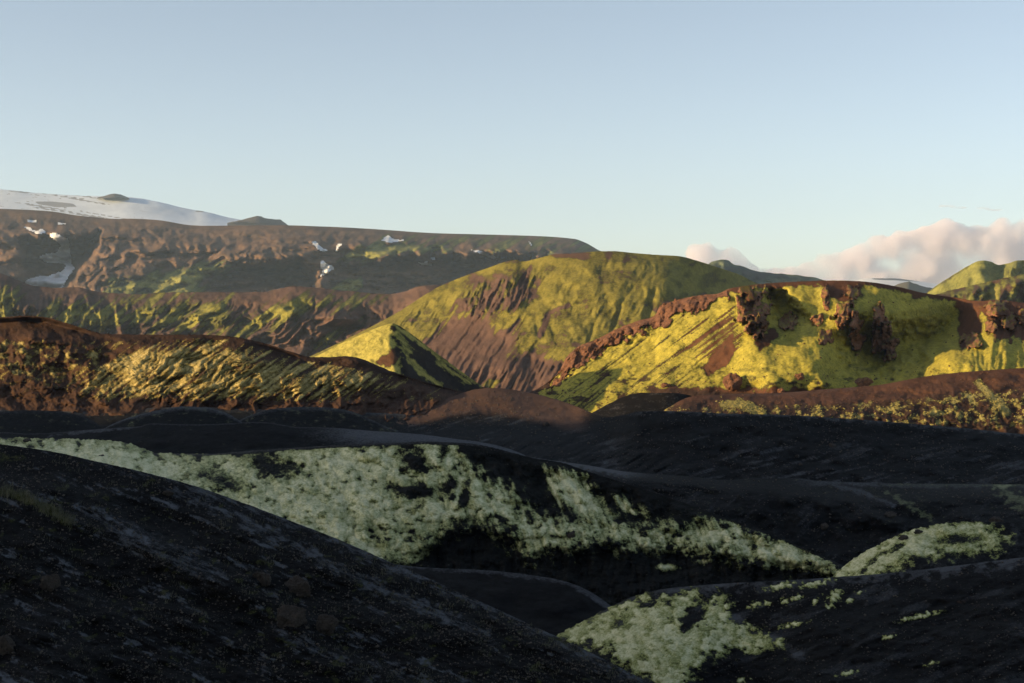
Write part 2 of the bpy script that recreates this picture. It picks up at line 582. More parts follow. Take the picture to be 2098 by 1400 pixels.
m_far = terrain_mat('far_brown_mountain', 2.0, sand=((.05, .036, .028), (.11, .075, .054)), red=((.08, .050, .034), (.19, .118, .074)),
                    moss=((.10, .11, .03), (.24, .23, .06)), bump=.5)
L1_CIRQUE = [(38, 488), (70, 484), (118, 492), (150, 482), (205, 476), (196, 515), (170, 552), (140, 592), (125, 625), (30, 625), (46, 560)]
L1_SCARP = [(405, 606), (432, 562), (480, 543), (560, 538), (616, 534), (645, 560), (660, 585), (655, 612)]
L1_EAST = [(655, 566), (690, 536), (742, 533), (800, 528), (838, 516), (880, 512), (960, 524), (1010, 516), (1240, 530), (1300, 640), (660, 640)]


def l1_relief(px, py, t):
    wob = fbm2(px / 30, py / 30, 4, 2) * 9
    r = (330 + 2.2 * np.clip(px - 38, 0, 170)) * ss(-6, 14, poly(px, py, L1_CIRQUE) + wob)
    r = r + (130 + 1.5 * np.clip(px - 405, 0, 250)) * ss(-6, 16, poly(px, py, L1_SCARP) + wob)
    r = r + (170 + 1.45 * np.clip(px - 655, 0, 600)) * ss(-6, 20, poly(px, py, L1_EAST) + wob)
    # buttresses that run down to the left between the cirque and the scarp
    u, v = rot(px, py, -33, 330, 62)
    w = ss(-20, 30, poly(px, py, [(190, 500), (330, 470), (640, 520), (600, 540), (420, 560), (400, 640), (100, 640)]))
    r = r - 120 * w * (ridged2(u + .5 * fbm2(px / 120, py / 70, 2, 33), v + .9 * fbm2(px / 110, py / 60, 3, 31), 4, 1.5, .48))
    # steps on the plateau
    st = fbm2(px / 120, py / 26, 4, 6)
    r = r + 150 * st * ss(.02, .2, t) * (1 - .6 * w)
    r = r + 45 * fbm2(px / 28, py / 16, 4, 9) * ss(0, .15, t)
    return r


def l1_mask(px, py, t, P):
    u, v = rot(px, py, -33, 90, 9)
    sn = fbm2(u, v, 4, 4)
    g = np.maximum.reduce([poly(px, py, [(200, 610), (230, 575), (330, 560), (420, 540), (500, 548), (420, 575), (400, 610)]) / 30 + .42,
                           poly(px, py, [(690, 535), (730, 505), (800, 498), (900, 503), (930, 512), (840, 520), (750, 534)]) / 22 + .35,
                           poly(px, py, [(670, 595), (700, 575), (740, 570), (742, 590), (700, 600)]) / 12 + .5,
                           poly(px, py, [(700, 480), (1190, 486), (1225, 515), (1100, 520), (900, 500)]) / 60 + .15])
    moss = g + .55 * sn
    red = .55 + .5 * fbm2(px / 40, py / 15, 4, 8)
    return (moss, red)


L1C = [(-500, 412), (0, 428), (100, 433), (160, 442), (247, 449), (267, 448.5), (320, 451), (394, 462), (417, 463), (554, 462), (587, 462), (650, 464),
       (700, 466), (770, 470), (890, 478), (1000, 481), (1100, 484), (1177, 490), (1200, 498), (1227, 513), (1260, 525), (1400, 560)]
hill('mountain', 'broad brown mountain with a flat top and snow in its gullies', 'mountain', L1C, [(-500, 640), (1400, 640)],
     [(0, [(-500, 7100), (0, 6900), (600, 6500), (900, 6800), (1100, 7100), (1227, 7350), (1400, 7700)]),
      (.25, [(-500, 6250), (0, 6200), (300, 6000), (600, 5800), (1100, 5700), (1400, 6000)]),
      (.6, [(-500, 5800), (0, 5750), (300, 5550), (600, 5450), (1100, 5350), (1400, 5600)]),
      (1, [(-500, 5300), (0, 5250), (600, 5050), (1400, 5050)])], m_far, relief=l1_relief, mask=l1_mask,
     disp=lambda px, py, t, P: (fbm2(px / 22, py / 14, 5, 3) * 1.4 + ridged2(px / 40 + py / 60, py / 18, 4, 7) * .8) * ss(-.02, .12, t),
     back=1200, back_slope=10, round_=300, step=2.3, key='far')

m_snow = snow_mat('old_snow', 60)
SNOW = [('long snow gully in the shaded cirque', [(104, 482), (112, 478), (120, 484), (138, 490), (141, 505), (145, 525), (146, 545), (152, 552), (140, 562), (125, 592), (85, 592), (50, 588), (55, 576), (75, 570), (100, 568), (128, 558), (138, 548), (133, 540), (100, 538), (82, 528), (95, 522), (118, 520), (128, 505), (120, 492)]),
        (None, [(45, 466), (62, 465), (65, 471), (78, 473), (86, 470), (95, 478), (80, 480), (64, 473)]),
        (None, [(118, 457.5), (136, 457.5), (136, 461), (118, 460)]), (None, [(55, 453), (76, 451), (74, 456), (56, 456)]),
        (None, [(639, 496), (648, 494), (652, 504), (670, 513), (660, 515), (648, 510)]),
        (None, [(688, 508), (692, 501), (701, 502), (694, 510), (692, 517), (687, 514)]),
        (None, [(655, 540), (662, 536), (683, 549), (672, 558), (656, 568), (660, 555)]),
        (None, [(782, 494), (795, 484), (806, 490), (828, 495), (800, 498)]),
        (None, [(855, 536), (875, 538), (886, 541), (884, 545), (866, 543)]), (None, [(882, 527), (891, 526), (891, 533), (884, 534)]),
        (None, [(965, 513), (985, 515), (1016, 526), (1010, 529), (985, 521)]), (None, [(1084, 496), (1089, 503), (1090, 507), (1085, 504)])]
for lab, pl in SNOW:
    q, f = surf_faces('far', lambda a, b: poly(a, b, pl) + 1.6 * fbm2(a / 9, b / 7, 3, 2) + (2.6 if lab else .8), 45.0 if lab else 16.0)
    if len(f):
        o = mesh_obj('snow_patch', q, f, m_snow, SHEETS['far']['ob'], masks=np.tile(np.array([0, 0, 0, 1], np.float32), (len(q), 1)))
        if lab:
            o['label'] = lab

# ridge with mossy stripes in front of the brown mountain
m_r2 = terrain_mat('striped_ridge_soil', .95, sand=((.045, .030, .024), (.09, .058, .045)), red=((.075, .045, .033), (.15, .090, .066)),
                   moss=((.10, .10, .022), (.24, .22, .045)), bump=.55)
L2C = [(-500, 545), (-100, 552), (0, 560), (25, 569), (50, 580), (80, 587), (113, 590), (160, 589), (200, 598), (277, 603), (333, 600), (400, 599), (534, 599), (570, 592), (600, 587), (640, 589),
       (667, 592), (717, 597), (797, 603), (830, 597), (860, 587), (897, 584), (930, 590), (1000, 620), (1100, 660)]


def l2_relief(px, py, t):
    k = ss(430, 120, px)
    u, v = rot(px, py, -42, 190, 33)
    u2, v2 = rot(px, py, 100, 90, 30)
    r = -34 * (1 - k) * ridged2(u + .4 * fbm2(px / 100, py / 60, 2, 35), v + .8 * fbm2(px / 90, py / 50, 3, 36), 4, 1, .6) * ss(.02, .3, t)
    r = r - 60 * k * ridged2(v2, u2, 4, 4) * ss(.03, .25, t)
    r = r + 46 * fbm2(px / 80, py / 40, 3, 5) * ss(0, .3, t)
    r = r - 45 * ss(-10, 14, poly(px, py, [(655, 650), (690, 628), (720, 628), (745, 640), (735, 665), (690, 668)])) * ss(0, .2, t)
    return r


def l2_mask(px, py, t, P):
    u, v = rot(px, py, -42, 120, 8)
    st = fbm2(u, v, 4, 2, .6)
    g = np.maximum.reduce([poly(px, py, a) / 26 + .5 for a in (
        [(-500, 580), (0, 590), (40, 590), (30, 650), (0, 660), (-500, 660)],
        [(70, 655), (100, 625), (160, 618), (240, 620), (230, 668), (140, 672)],
        [(170, 665), (230, 640), (330, 618), (345, 640), (300, 668), (200, 676)],
        [(290, 670), (340, 632), (385, 620), (400, 612), (440, 620), (420, 645), (370, 675)],
        [(345, 676), (420, 625), (470, 612), (470, 650), (430, 678)],
        [(440, 682), (520, 640), (600, 606), (640, 602), (640, 640), (570, 665), (480, 690)],
        [(235, 622), (300, 604), (380, 600), (345, 612), (300, 622)],
        [(640, 630), (670, 612), (790, 608), (780, 622), (700, 632)],
        [(660, 690), (720, 660), (760, 650), (700, 690), (660, 716)])])
    moss = g * .75 + .75 * st
    red = .5 + .25 * (px > 560) + .5 * fbm2(px / 30, py / 18, 4, 6)
    return (moss, red)


hill('ridge', 'long brown ridge with diagonal yellow moss stripes below the mountain', 'ridge', L2C, [(-500, 770), (500, 770), (800, 800), (1100, 800)],
     [(0, [(-500, 3250), (0, 3150), (300, 3080), (600, 2960), (797, 2930), (880, 2840), (1100, 3000)]),
      (.12, [(-500, 3160), (0, 3080), (300, 3010), (600, 2880), (797, 2830), (880, 2760), (1100, 2900)]),
      (1, [(-500, 2860), (300, 2760), (600, 2620), (880, 2480), (1100, 2500)])], m_r2, relief=l2_relief, mask=l2_mask,
     disp=lambda px, py, t, P: fbm2(px / 14, py / 10, 4, 3) * 1.6 * ss(-.1, .1, t), back=500, back_slope=16, round_=60, step=2.3)

# hills on the right-hand skyline
m_blue = terrain_mat('far_grey_green_hills', 1.7, sand=((.03, .034, .036), (.06, .066, .062)), red=((.05, .05, .045), (.09, .085, .07)), moss=((.06, .08, .05), (.13, .15, .09)))
hill('hill', 'grey-green far hill with a small knob, beside the far ice cap', 'hill',
     [(1330, 562), (1400, 552), (1440, 545), (1462, 536), (1480, 532), (1492, 534), (1505, 543), (1520, 546), (1532, 550), (1555, 557), (1600, 561), (1650, 566), (1695, 575), (1740, 584), (1800, 592)],
     [(1330, 640), (1800, 640)], [(0, [(1330, 5000), (1480, 4800), (1520, 5000), (1650, 5000), (1800, 5300)]), (1, [(1330, 4500), (1480, 4200), (1800, 4600)])], m_blue,
     relief=lambda px, py, t: 120 * fbm2(px / 40, py / 22, 4, 2) * ss(0, .2, t), mask=lambda px, py, t, P: (.5 + .6 * fbm2(px / 30, py / 14, 4), .4 + 0 * px),
     disp=lambda px, py, t, P: fbm2(px / 14, py / 10, 4) * 1.3, back=700, back_slope=12, round_=100)
m_ice2 = snow_mat('far_ice_cap', 300)
hill('glacier', 'thin white ice cap behind the small grey-brown peak', 'glacier', [(1640, 592), (1700, 582), (1745, 576), (1775, 571.5), (1800, 570.5), (1835, 571), (1870, 575), (1925, 583), (1990, 588), (2100, 600)],
     [(1640, 620), (2100, 620)], [(0, [(1640, 11500), (2100, 11500)]), (1, [(1640, 10300), (2100, 10300)])], m_ice2,
     mask=lambda px, py, t, P: (poly(px, py, [(1768, 573), (1800, 569), (1840, 570), (1880, 576), (1898, 580), (1850, 575.5), (1800, 573.5)]) / 2 + .4,), back=1200, back_slope=8, round_=200, key='ice2')
hill('hill', 'small grey-brown peak in front of the far ice cap', 'hill', [(1790, 596), (1825, 588), (1848, 580), (1862, 577.5), (1872, 581), (1895, 588), (1930, 593), (1980, 600)],
     [(1790, 630), (1980, 630)], [(0, [(1790, 7400), (1862, 7000), (1980, 7400)]), (1, [(1790, 6900), (1855, 6500), (1980, 6900)])],
     terrain_mat('far_peak', 2.4, sand=((.06, .055, .04), (.11, .10, .07))), disp=lambda px, py, t, P: fbm2(px / 12, py / 9, 3), back=400, round_=60)
m_rpeak = terrain_mat('green_peak_moss', 1.1, red=((.06, .045, .03), (.12, .09, .055)), moss=((.13, .135, .035), (.24, .235, .06)))


def l4_relief(px, py, t):
    r = -60 * ss(0, 40, px - 2040) * ridged2((px + .35 * py) / 46, py / 200, 3, 3)
    return (r + 30 * fbm2(px / 40, py / 40, 4)) * ss(0, .1, t)


hill('hill', 'smooth yellow-green peak rising behind the dark rocky hill', 'hill',
     [(1860, 620), (1890, 605), (1925, 581), (1960, 559), (1985, 544), (2005, 535), (2016, 534), (2030, 536.5), (2045, 543), (2065, 540), (2085, 534), (2105, 534), (2200, 520), (2500, 560)],
     [(1860, 660), (2500, 680)], [(0, [(1860, 3500), (2016, 3200), (2045, 3260), (2085, 3180), (2500, 3300)]), (1, [(1860, 3250), (2030, 2960), (2060, 3010), (2500, 3000)])], m_rpeak, relief=l4_relief,
     mask=lambda px, py, t, P: (.78 + .35 * fbm2(px / 20, py / 30, 3) - .5 * ss(3, 0, np.abs(line(px, py, [(1890, 605), (1985, 546)]))), .5 + 0 * px),
     disp=lambda px, py, t, P: fbm2(px / 16, py / 12, 4) * .7, back=400, round_=40)


def l4e_relief(px, py, t):
    return (-55 * ridged2((px + .5 * py) / 62 + .2, py / 160, 3, 8) + 20 * fbm2(px / 25, py / 25, 4)) * ss(0, .15, t)


hill('hill', 'dark rocky hill with a bright moss spur below the yellow-green peak', 'hill',
     [(1860, 625), (1905, 608), (1940, 597), (2000, 583), (2040, 574), (2070, 568), (2098, 562), (2200, 548), (2500, 560)], [(1860, 690), (2500, 690)],
     [(0, [(1860, 2300), (2098, 2200), (2500, 2200)]), (1, [(1860, 2120), (2040, 2040), (2098, 2080), (2500, 2000)])],
     terrain_mat('rocky_hill_soil', .75, moss=((.14, .14, .03), (.26, .23, .06))), relief=l4e_relief,
     mask=lambda px, py, t, P: (np.maximum(poly(px, py, [(2018, 620), (2030, 590), (2048, 585), (2045, 612), (2035, 640)]) / 10 + .6, .36 + .5 * fbm2(px / 14, py / 14, 4, 5)), .6 + 0 * px),
     disp=lambda px, py, t, P: fbm2(px / 12, py / 10, 4, 3) * 1.3, back=300, round_=30)

# ------------------------------------------------------------------ the big green mountain
m_green = terrain_mat('green_mountain_moss', .62, sand=((.06, .036, .028), (.10, .06, .046)), red=((.085, .050, .038), (.135, .080, .060)),
                      moss=((.120, .108, .022), (.215, .185, .036)), bump=.5)
L3C = [(560, 765), (630, 733), (720, 690), (810, 643), (870, 605), (897, 589), (960, 563), (1000, 549), (1035, 537), (1056, 533), (1070, 536), (1100, 530), (1138, 521), (1180, 519), (1230, 515), (1260, 515),
       (1290, 518), (1340, 522), (1390, 525), (1430, 535), (1470, 548), (1510, 561), (1550, 580), (1620, 600), (1800, 640)]
SCREE = [(850, 715), (880, 697), (905, 676), (933, 653), (960, 646), (1000, 652), (1012, 685), (1063, 663), (1045, 707), (1033, 740), (1073, 722), (1110, 735), (1133, 738), (1158, 752), (1200, 830), (900, 830)]
CRAG = [(922, 632), (950, 600), (985, 578), (1030, 568), (1085, 545), (1113, 543), (1102, 580), (1085, 612), (1062, 636), (1027, 643), (967, 648)]


def l3_relief(px, py, t):
    wob = fbm2(px / 24, py / 24, 4, 2)
    u, v = rot(px, py, 125, 160, 15)
    u2, v2 = rot(px, py, 100, 180, 34)
    west = ss(1150, 1000, px)
    r = -5 * ridged2(u, v + .3 * wob, 4, 1) * (.35 + .65 * west)
    r = r - 3.2 * ridged2(u2 + .5 * fbm2(px / 90, py / 60, 2, 92), v2 + .9 * fbm2(px / 80, py / 60, 3, 91), 4, 5) * (1 - west)
    r = r + 20 * fbm2(px / 110, py / 90, 3, 4)
    cr = ss(-6, 12, poly(px, py, CRAG) + 8 * wob)
    r = r + cr * (4 - 10 * ridged2(*rot(px, py, 112, 40, 9), 3, 8))
    sc = ss(-6, 10, poly(px, py, SCREE) + 6 * wob)
    r = r + 9 * sc - 7 * sc * ss(700, 770, py) * ridged2(*rot(px, py, 118, 120, 11), 3, 9)
    # hollows on the right half
    for hx, hy, ax, ay, an, am in ((1330, 640, 14, 62, 14, 15), (1262, 655, 9, 55, 20, 9), (1395, 600, 18, 40, 10, 14), (1210, 690, 9, 50, 20, 8), (1180, 590, 40, 12, -10, 7)):
        r = r + am * ss(0, .9, ell(px, py, hx, hy, ax, ay, an) + .25 * wob)
    return r * ss(0, .12, t)


def l3_mask(px, py, t, P):
    u, v = rot(px, py, 125, 110, 7)
    st = fbm2(u, v, 4, 2, .6)
    wob = fbm2(px / 22, py / 22, 4, 3)
    sc = ss(-9, 5, poly(px, py, SCREE) + 13 * st + 4 * wob)
    cr = ss(-12, 12, poly(px, py, CRAG) + 16 * st) * (.55 + .5 * fbm2(*rot(px, py, 112, 60, 7), 3, 7))
    moss = .84 + .14 * wob + .12 * fbm2(px / 70, py / 45, 3, 55) - sc - cr * 1.05
    br = ss(.1, .55, fbm2(px / 55, py / 30, 4, 12) + .35 * ss(60, 0, np.abs(px - 1300)) * ss(600, 530, py))
    moss = moss - .38 * br - .35 * ss(.2, .6, fbm2(px / 26, py / 20, 4, 15))
    moss = moss - .8 * ss(7, 2, line(px, py, [(1105, 690), (1125, 640), (1165, 625)]) + 3 * wob)
    moss = moss - ss(9, 0, np.abs(py - 521) + 6 * wob) * ss(1115, 1140, px) * ss(1215, 1190, px)
    moss = np.maximum(moss, .8 * ss(-4, 8, poly(px, py, [(985, 790), (1000, 775), (1030, 778), (1010, 800)])))
    return (moss, .55 + .5 * wob)


hill('mountain', 'large yellow-green mossy mountain with a brown scree face', 'mountain', L3C, [(560, 800), (800, 820), (1000, 840), (1150, 830), (1400, 780), (1800, 740)],
     [(0, [(560, 2060), (810, 2150), (900, 2170), (1040, 2100), (1240, 2010), (1390, 2020), (1470, 2120), (1550, 2300), (1800, 2600)]),
      (.3, [(560, 1980), (810, 2040), (900, 2020), (1040, 1940), (1240, 1880), (1360, 1890), (1450, 2010), (1550, 2180), (1800, 2500)]),
      (1, [(560, 1850), (810, 1780), (900, 1740), (1040, 1690), (1240, 1650), (1360, 1660), (1450, 1750), (1800, 2100)])], m_green, relief=l3_relief, mask=l3_mask,
     disp=lambda px, py, t, P: fbm2(px / 11, py / 9, 4, 3) * .5 * ss(-.1, .1, t), back=450, back_slope=24, round_=40, step=2.1, key='green')

# ------------------------------------------------------------------ pointed hill
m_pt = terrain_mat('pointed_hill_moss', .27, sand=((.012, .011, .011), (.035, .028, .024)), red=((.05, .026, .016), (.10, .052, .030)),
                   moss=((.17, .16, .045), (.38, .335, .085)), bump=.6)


def l6_relief(px, py, t):
    return (2.6 * fbm2(px / 34, py / 40, 4, 3, .5) + 4 * np.exp(-((px - 808 - (py - 663) * .12 - 5 * fbm2(px / 40, py / 22, 3, 7)) / 9) ** 2) * ss(.05, .25, t)) * ss(0, .15, t)


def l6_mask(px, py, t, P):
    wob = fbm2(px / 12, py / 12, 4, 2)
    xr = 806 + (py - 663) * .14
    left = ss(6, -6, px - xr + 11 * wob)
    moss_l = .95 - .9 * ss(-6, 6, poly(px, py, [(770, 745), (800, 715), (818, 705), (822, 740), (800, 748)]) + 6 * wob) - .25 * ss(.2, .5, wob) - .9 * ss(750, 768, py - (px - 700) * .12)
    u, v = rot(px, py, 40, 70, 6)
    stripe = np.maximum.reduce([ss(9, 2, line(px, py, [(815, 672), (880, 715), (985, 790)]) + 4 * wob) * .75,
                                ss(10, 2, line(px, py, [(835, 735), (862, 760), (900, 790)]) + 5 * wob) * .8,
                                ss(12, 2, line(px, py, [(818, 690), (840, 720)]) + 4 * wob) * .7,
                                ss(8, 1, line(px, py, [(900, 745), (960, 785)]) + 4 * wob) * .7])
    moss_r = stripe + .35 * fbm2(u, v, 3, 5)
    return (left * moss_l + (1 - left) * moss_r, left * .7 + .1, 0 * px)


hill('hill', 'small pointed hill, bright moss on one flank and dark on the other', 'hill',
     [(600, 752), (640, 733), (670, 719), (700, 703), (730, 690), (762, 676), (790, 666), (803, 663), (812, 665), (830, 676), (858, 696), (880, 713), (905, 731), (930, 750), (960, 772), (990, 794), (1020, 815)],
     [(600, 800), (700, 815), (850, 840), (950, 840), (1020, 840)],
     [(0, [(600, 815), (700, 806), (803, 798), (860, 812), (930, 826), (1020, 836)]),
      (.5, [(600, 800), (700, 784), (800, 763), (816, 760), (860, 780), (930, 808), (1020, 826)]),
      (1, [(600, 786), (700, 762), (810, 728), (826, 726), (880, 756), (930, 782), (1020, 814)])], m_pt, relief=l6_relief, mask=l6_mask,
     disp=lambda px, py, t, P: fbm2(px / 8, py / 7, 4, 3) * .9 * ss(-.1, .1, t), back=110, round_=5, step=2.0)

# ------------------------------------------------------------------ the craggy crater hill
m_cr = terrain_mat('crater_hill_moss', .28, sand=((.03, .018, .013), (.06, .036, .025)), red=((.06, .028, .016), (.13, .060, .034)),
                   moss=((.17, .156, .036), (.40, .345, .058)), bump=.6)
L5C = [(1060, 812), (1100, 797), (1137, 770), (1150, 753), (1160, 733), (1186, 710), (1223, 695), (1260, 676), (1300, 660), (1343, 645), (1352, 628), (1374, 619), (1403, 611), (1437, 605), (1469, 602), (1500, 590),
       (1529, 586), (1572, 581), (1640, 577), (1700, 575), (1755, 576), (1788, 579), (1845, 589), (1890, 600), (1950, 609), (2010, 617), (2040, 614), (2098, 621), (2250, 630), (2500, 650)]


CRAGS = [  # px, py, half width, half height, tilt, metres it stands out
    (1540, 628, 34, 46, -8, 15), (1530, 606, 22, 24, 0, 10), (1552, 668, 20, 22, 10, 15), (1613, 660, 20, 17, 0, 9), (1728, 640, 21, 34, 18, 16), (1750, 664, 20, 24, 25, 17), (1757, 700, 15, 22, 0, 15),
    (1803, 652, 16, 34, 6, 14), (1806, 690, 22, 30, 20, 19), (1824, 714, 16, 24, 25, 20), (1990, 697, 22, 17, 0, 10), (2040, 632, 26, 18, 10, 8), (2066, 652, 22, 20, 20, 9), (2095, 642, 20, 18, 0, 7),
    (1675, 655, 14, 11, 0, 6), (1692, 610, 9, 26, -8, 4), (1745, 600, 15, 16, 0, 4), (1690, 690, 14, 16, 0, 4), (2032, 670, 13, 14, 0, 7)]
RIM = [(1128, 792), (1142, 752), (1156, 728), (1186, 700), (1260, 664), (1345, 616), (1400, 604), (1480, 590), (1506, 596), (1470, 622), (1425, 638), (1345, 672), (1300, 690), (1230, 728), (1180, 762), (1150, 792)]


def crag_one(px, py, cx, cy, rx, ry, an):
    return ell(px, py, cx, cy, rx, ry, an) + .6 * fbm2(px / 15, py / 19, 4, 61, .6)


def crag_field(px, py):
    c = np.full(px.shape, -1.0)
    for cx, cy, rx, ry, an, am in CRAGS:
        c = np.maximum(c, crag_one(px, py, cx, cy, rx, ry, an))
    return c


def blocks(px, py):
    """angular broken-rock relief, about -1..1"""
    wx = px + 5 * fbm2(px / 16, py / 16, 2, 81); wy = py + 5 * fbm2(px / 16, py / 16, 2, 85)
    a, ea = worley2(wx / 19 + .3 * wy / 19, wy / 34, 3)
    b, eb = worley2(wx / 7.5 + .2 * wy / 9, wy / 15, 9)
    return (a - .5) * 1.3 + (b - .5) * .6 - .25 * ss(.12, 0, ea) + .35 * fbm2(px / 10, py / 16, 3, 88)


def rim_field(px, py):
    return poly(px, py, RIM) - 2 + 15 * fbm2(px / 20, py / 20, 5, 2, .6)


def l5_relief(px, py, t):
    wob = fbm2(px / 18, py / 18, 4, 2)
    u, v = rot(px, py, 143, 150, 12)
    west = ss(1520, 1440, px)
    r = -1.2 * ridged2(u, v + .3 * wob, 4, 1) * west
    r = r + 6 * fbm2(px / 70, py / 60, 3, 4)
    bl = blocks(px, py)
    r = r - ss(-3, 4, rim_field(px, py)) * (3.2 + 3.6 * bl)
    cf = ss(-.02, .10, crag_field(px, py))
    r = r - cf * (3 + 5.5 * bl)
    for cx, cy, rx, ry, an, am in CRAGS:
        r = r - am * .8 * ss(.0, .22, crag_one(px, py, cx, cy, rx, ry, an))
    r = r + 30 * ss(-6, 22, poly(px, py, [(1562, 590), (1612, 596), (1655, 640), (1672, 664), (1600, 668), (1575, 650)]) + 8 * wob)
    r = r + 44 * ss(-12, 52, poly(px, py, [(1708, 690), (1760, 652), (1850, 650), (1940, 662), (1960, 700), (1900, 735), (1850, 770), (1780, 785), (1720, 765), (1702, 720)]) + 8 * wob)
    r = r - 12 * ss(-20, 20, poly(px, py, [(1500, 790), (1540, 700), (1600, 668), (1680, 672), (1702, 740), (1690, 790)]))
    r = r - 6 * ridged2(px / 40, py / 90, 3, 9) * ss(1960, 2010, px)
    return r * ss(0, .06, t)


def l5_disp(px, py, t, P):
    k = np.maximum(ss(-.1, .25, crag_field(px, py)), ss(-6, 6, rim_field(px, py)))
    e = k * (1.2 * fbm2(px / 7, py / 8, 3, 73, .6))
    return (fbm2(px / 8, py / 7, 4, 3) * .8 + e) * ss(-.1, .1, t)


def l5_mask(px, py, t, P):
    wob = fbm2(px / 16, py / 16, 4, 3)
    u, v = rot(px, py, 143, 120, 5.5)
    st = fbm2(u, v, 4, 2, .6)
    west = ss(1480, 1420, px)
    moss = .86 + .16 * wob - .55 * ss(.12, .55, st) * west
    yc = pchip([p[0] for p in L5C], [p[1] for p in L5C], px[0])[None]
    rim = np.maximum(ss(-4, 6, rim_field(px, py)), ss(0, .3, crag_field(px, py) + .15 * wob))
    rim = np.maximum(rim, ss(13, 4, py - yc + 9 * wob) * .9)
    brown = np.maximum.reduce([rim,
                               ss(-8, 6, poly(px, py, [(1380, 720), (1440, 670), (1500, 640), (1512, 690), (1500, 720), (1460, 735)]) - 6 + 26 * st) * (.45 + .5 * st),
                               ss(-6, 6, poly(px, py, [(1435, 755), (1475, 715), (1500, 690), (1505, 720), (1490, 755), (1450, 765)]) + 8 * wob),
                               ss(-6, 6, poly(px, py, [(1545, 705), (1560, 685), (1590, 672), (1595, 690), (1570, 712), (1555, 718)]) + 8 * wob),
                               ss(-8, 8, poly(px, py, [(1680, 580), (1770, 578), (1765, 600), (1740, 625), (1700, 612)]) + 14 * wob) * .8,
                               ss(-8, 8, poly(px, py, [(1960, 615), (2010, 615), (2010, 680), (1970, 720), (1965, 660)]) + 8 * wob),
                               ss(-8, 8, poly(px, py, [(1995, 620), (2120, 620), (2120, 700), (2040, 690)]) + 18 * wob) * .8,
                               ss(792, 804, py + 10 * wob - .02 * (px - 1600)) * .9 * ss(1300, 1350, px)])
    moss = moss - brown * 1.05
    moss = moss - .5 * ss(.2, .55, fbm2(px / 26, py / 12, 4, 9)) * ss(730, 780, py)
    return (moss, (.35 + .6 * brown + .3 * wob) * ss(815, 795, py + 6 * wob + .06 * (1500 - px)), 0 * px)


hill('hill', 'rugged crater hill with rust rock outcrops and vivid yellow moss', 'hill', L5C,
     [(1060, 830), (1150, 850), (1250, 858), (1400, 850), (1600, 840), (1800, 830), (2100, 800), (2500, 800)],
     [(0, [(1060, 868), (1150, 872), (1250, 876), (1350, 876), (1500, 862), (1600, 870), (1750, 866), (1850, 880), (1950, 912), (2040, 876), (2500, 870)]),
      (.3, [(1060, 858), (1250, 856), (1400, 832), (1530, 804), (1610, 826), (1740, 808), (1850, 850), (1950, 896), (1985, 872), (2040, 830), (2500, 830)]),
      (.65, [(1060, 842), (1250, 812), (1450, 780), (1650, 760), (1730, 772), (1800, 796), (1880, 800), (1970, 764), (2100, 768), (2500, 770)]),
      (1, [(1060, 824), (1200, 772), (1320, 742), (1600, 728), (2500, 728)])], m_cr, relief=l5_relief, mask=l5_mask,
     disp=l5_disp, lift=.8, back=160, round_=7, step=2.0, key='crater')

hill('sand_hill', 'low black sand knoll, coloured dark in place of shade, at the foot of the crater hill', 'hill', [(1170, 868), (1215, 845), (1250, 826), (1285, 811), (1315, 805), (1370, 805), (1410, 810), (1450, 826), (1480, 850)], [(1170, 885), (1480, 885)],
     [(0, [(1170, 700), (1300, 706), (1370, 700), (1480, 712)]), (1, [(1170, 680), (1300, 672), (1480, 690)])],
     terrain_mat('shade_toned_knoll_sand', .24, sand=((.004, .0038, .004), (.013, .0115, .011))), mask=lambda px, py, t, P: (.2 * fbm2(px / 16, py / 9, 3), 0 * px, .12 + .3 * fbm2(px / 30, py / 8, 3)),  # sand set dark: the colour stands in for shade on the knoll
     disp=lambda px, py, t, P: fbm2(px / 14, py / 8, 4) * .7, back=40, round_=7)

# ------------------------------------------------------------------ sunlit hill on the left
m_l7 = terrain_mat('sunlit_hill_moss', .19, sand=((.026, .016, .012), (.055, .032, .022)), red=((.036, .020, .013), (.080, .044, .028)),
                   moss=((.21, .165, .055), (.50, .40, .165)), bump=.7)
L7C = [(-500, 632), (-200, 640), (0, 650), (50, 647), (90, 650), (130, 660), (165, 671), (190, 679), (215, 684), (300, 686), (400, 686), (455, 688), (490, 692), (550, 706), (600, 722), (640, 732), (672, 732),
       (705, 730), (740, 735), (770, 748), (800, 760), (850, 776), (920, 796), (1000, 814), (1060, 826)]


def l7_relief(px, py, t):
    wob = fbm2(px / 20, py / 20, 4, 2)
    u, v = rot(px, py, 145, 130, 22)
    k = ss(330, 200, px)
    r = -3.4 * ridged2(u + .4 * fbm2(px / 70, py / 40, 2, 93), v + .8 * fbm2(px / 60, py / 40, 3, 94), 4, 1, .58) * (1 - k) * ss(.1, .3, t)
    r = r - 4 * k * (ridged2(px / 60 + .3 * wob, py / 46, 4, 6)) * ss(.08, .3, t)
    r = r + 5 * fbm2(px / 90, py / 40, 3, 4)
    r = r - 3.5 * ridged2(px / 34, py / 60, 3, 8) * ss(540, 640, px) * ss(.1, .4, t)
    # the far shoulder behind the first crest
    r = r + 9 * ss(14, -14, py - np.interp(px, [-500, 0, 210, 300, 500], [668, 678, 687, 689, 691])) * ss(260, 160, px)
    return r * ss(0, .06, t)


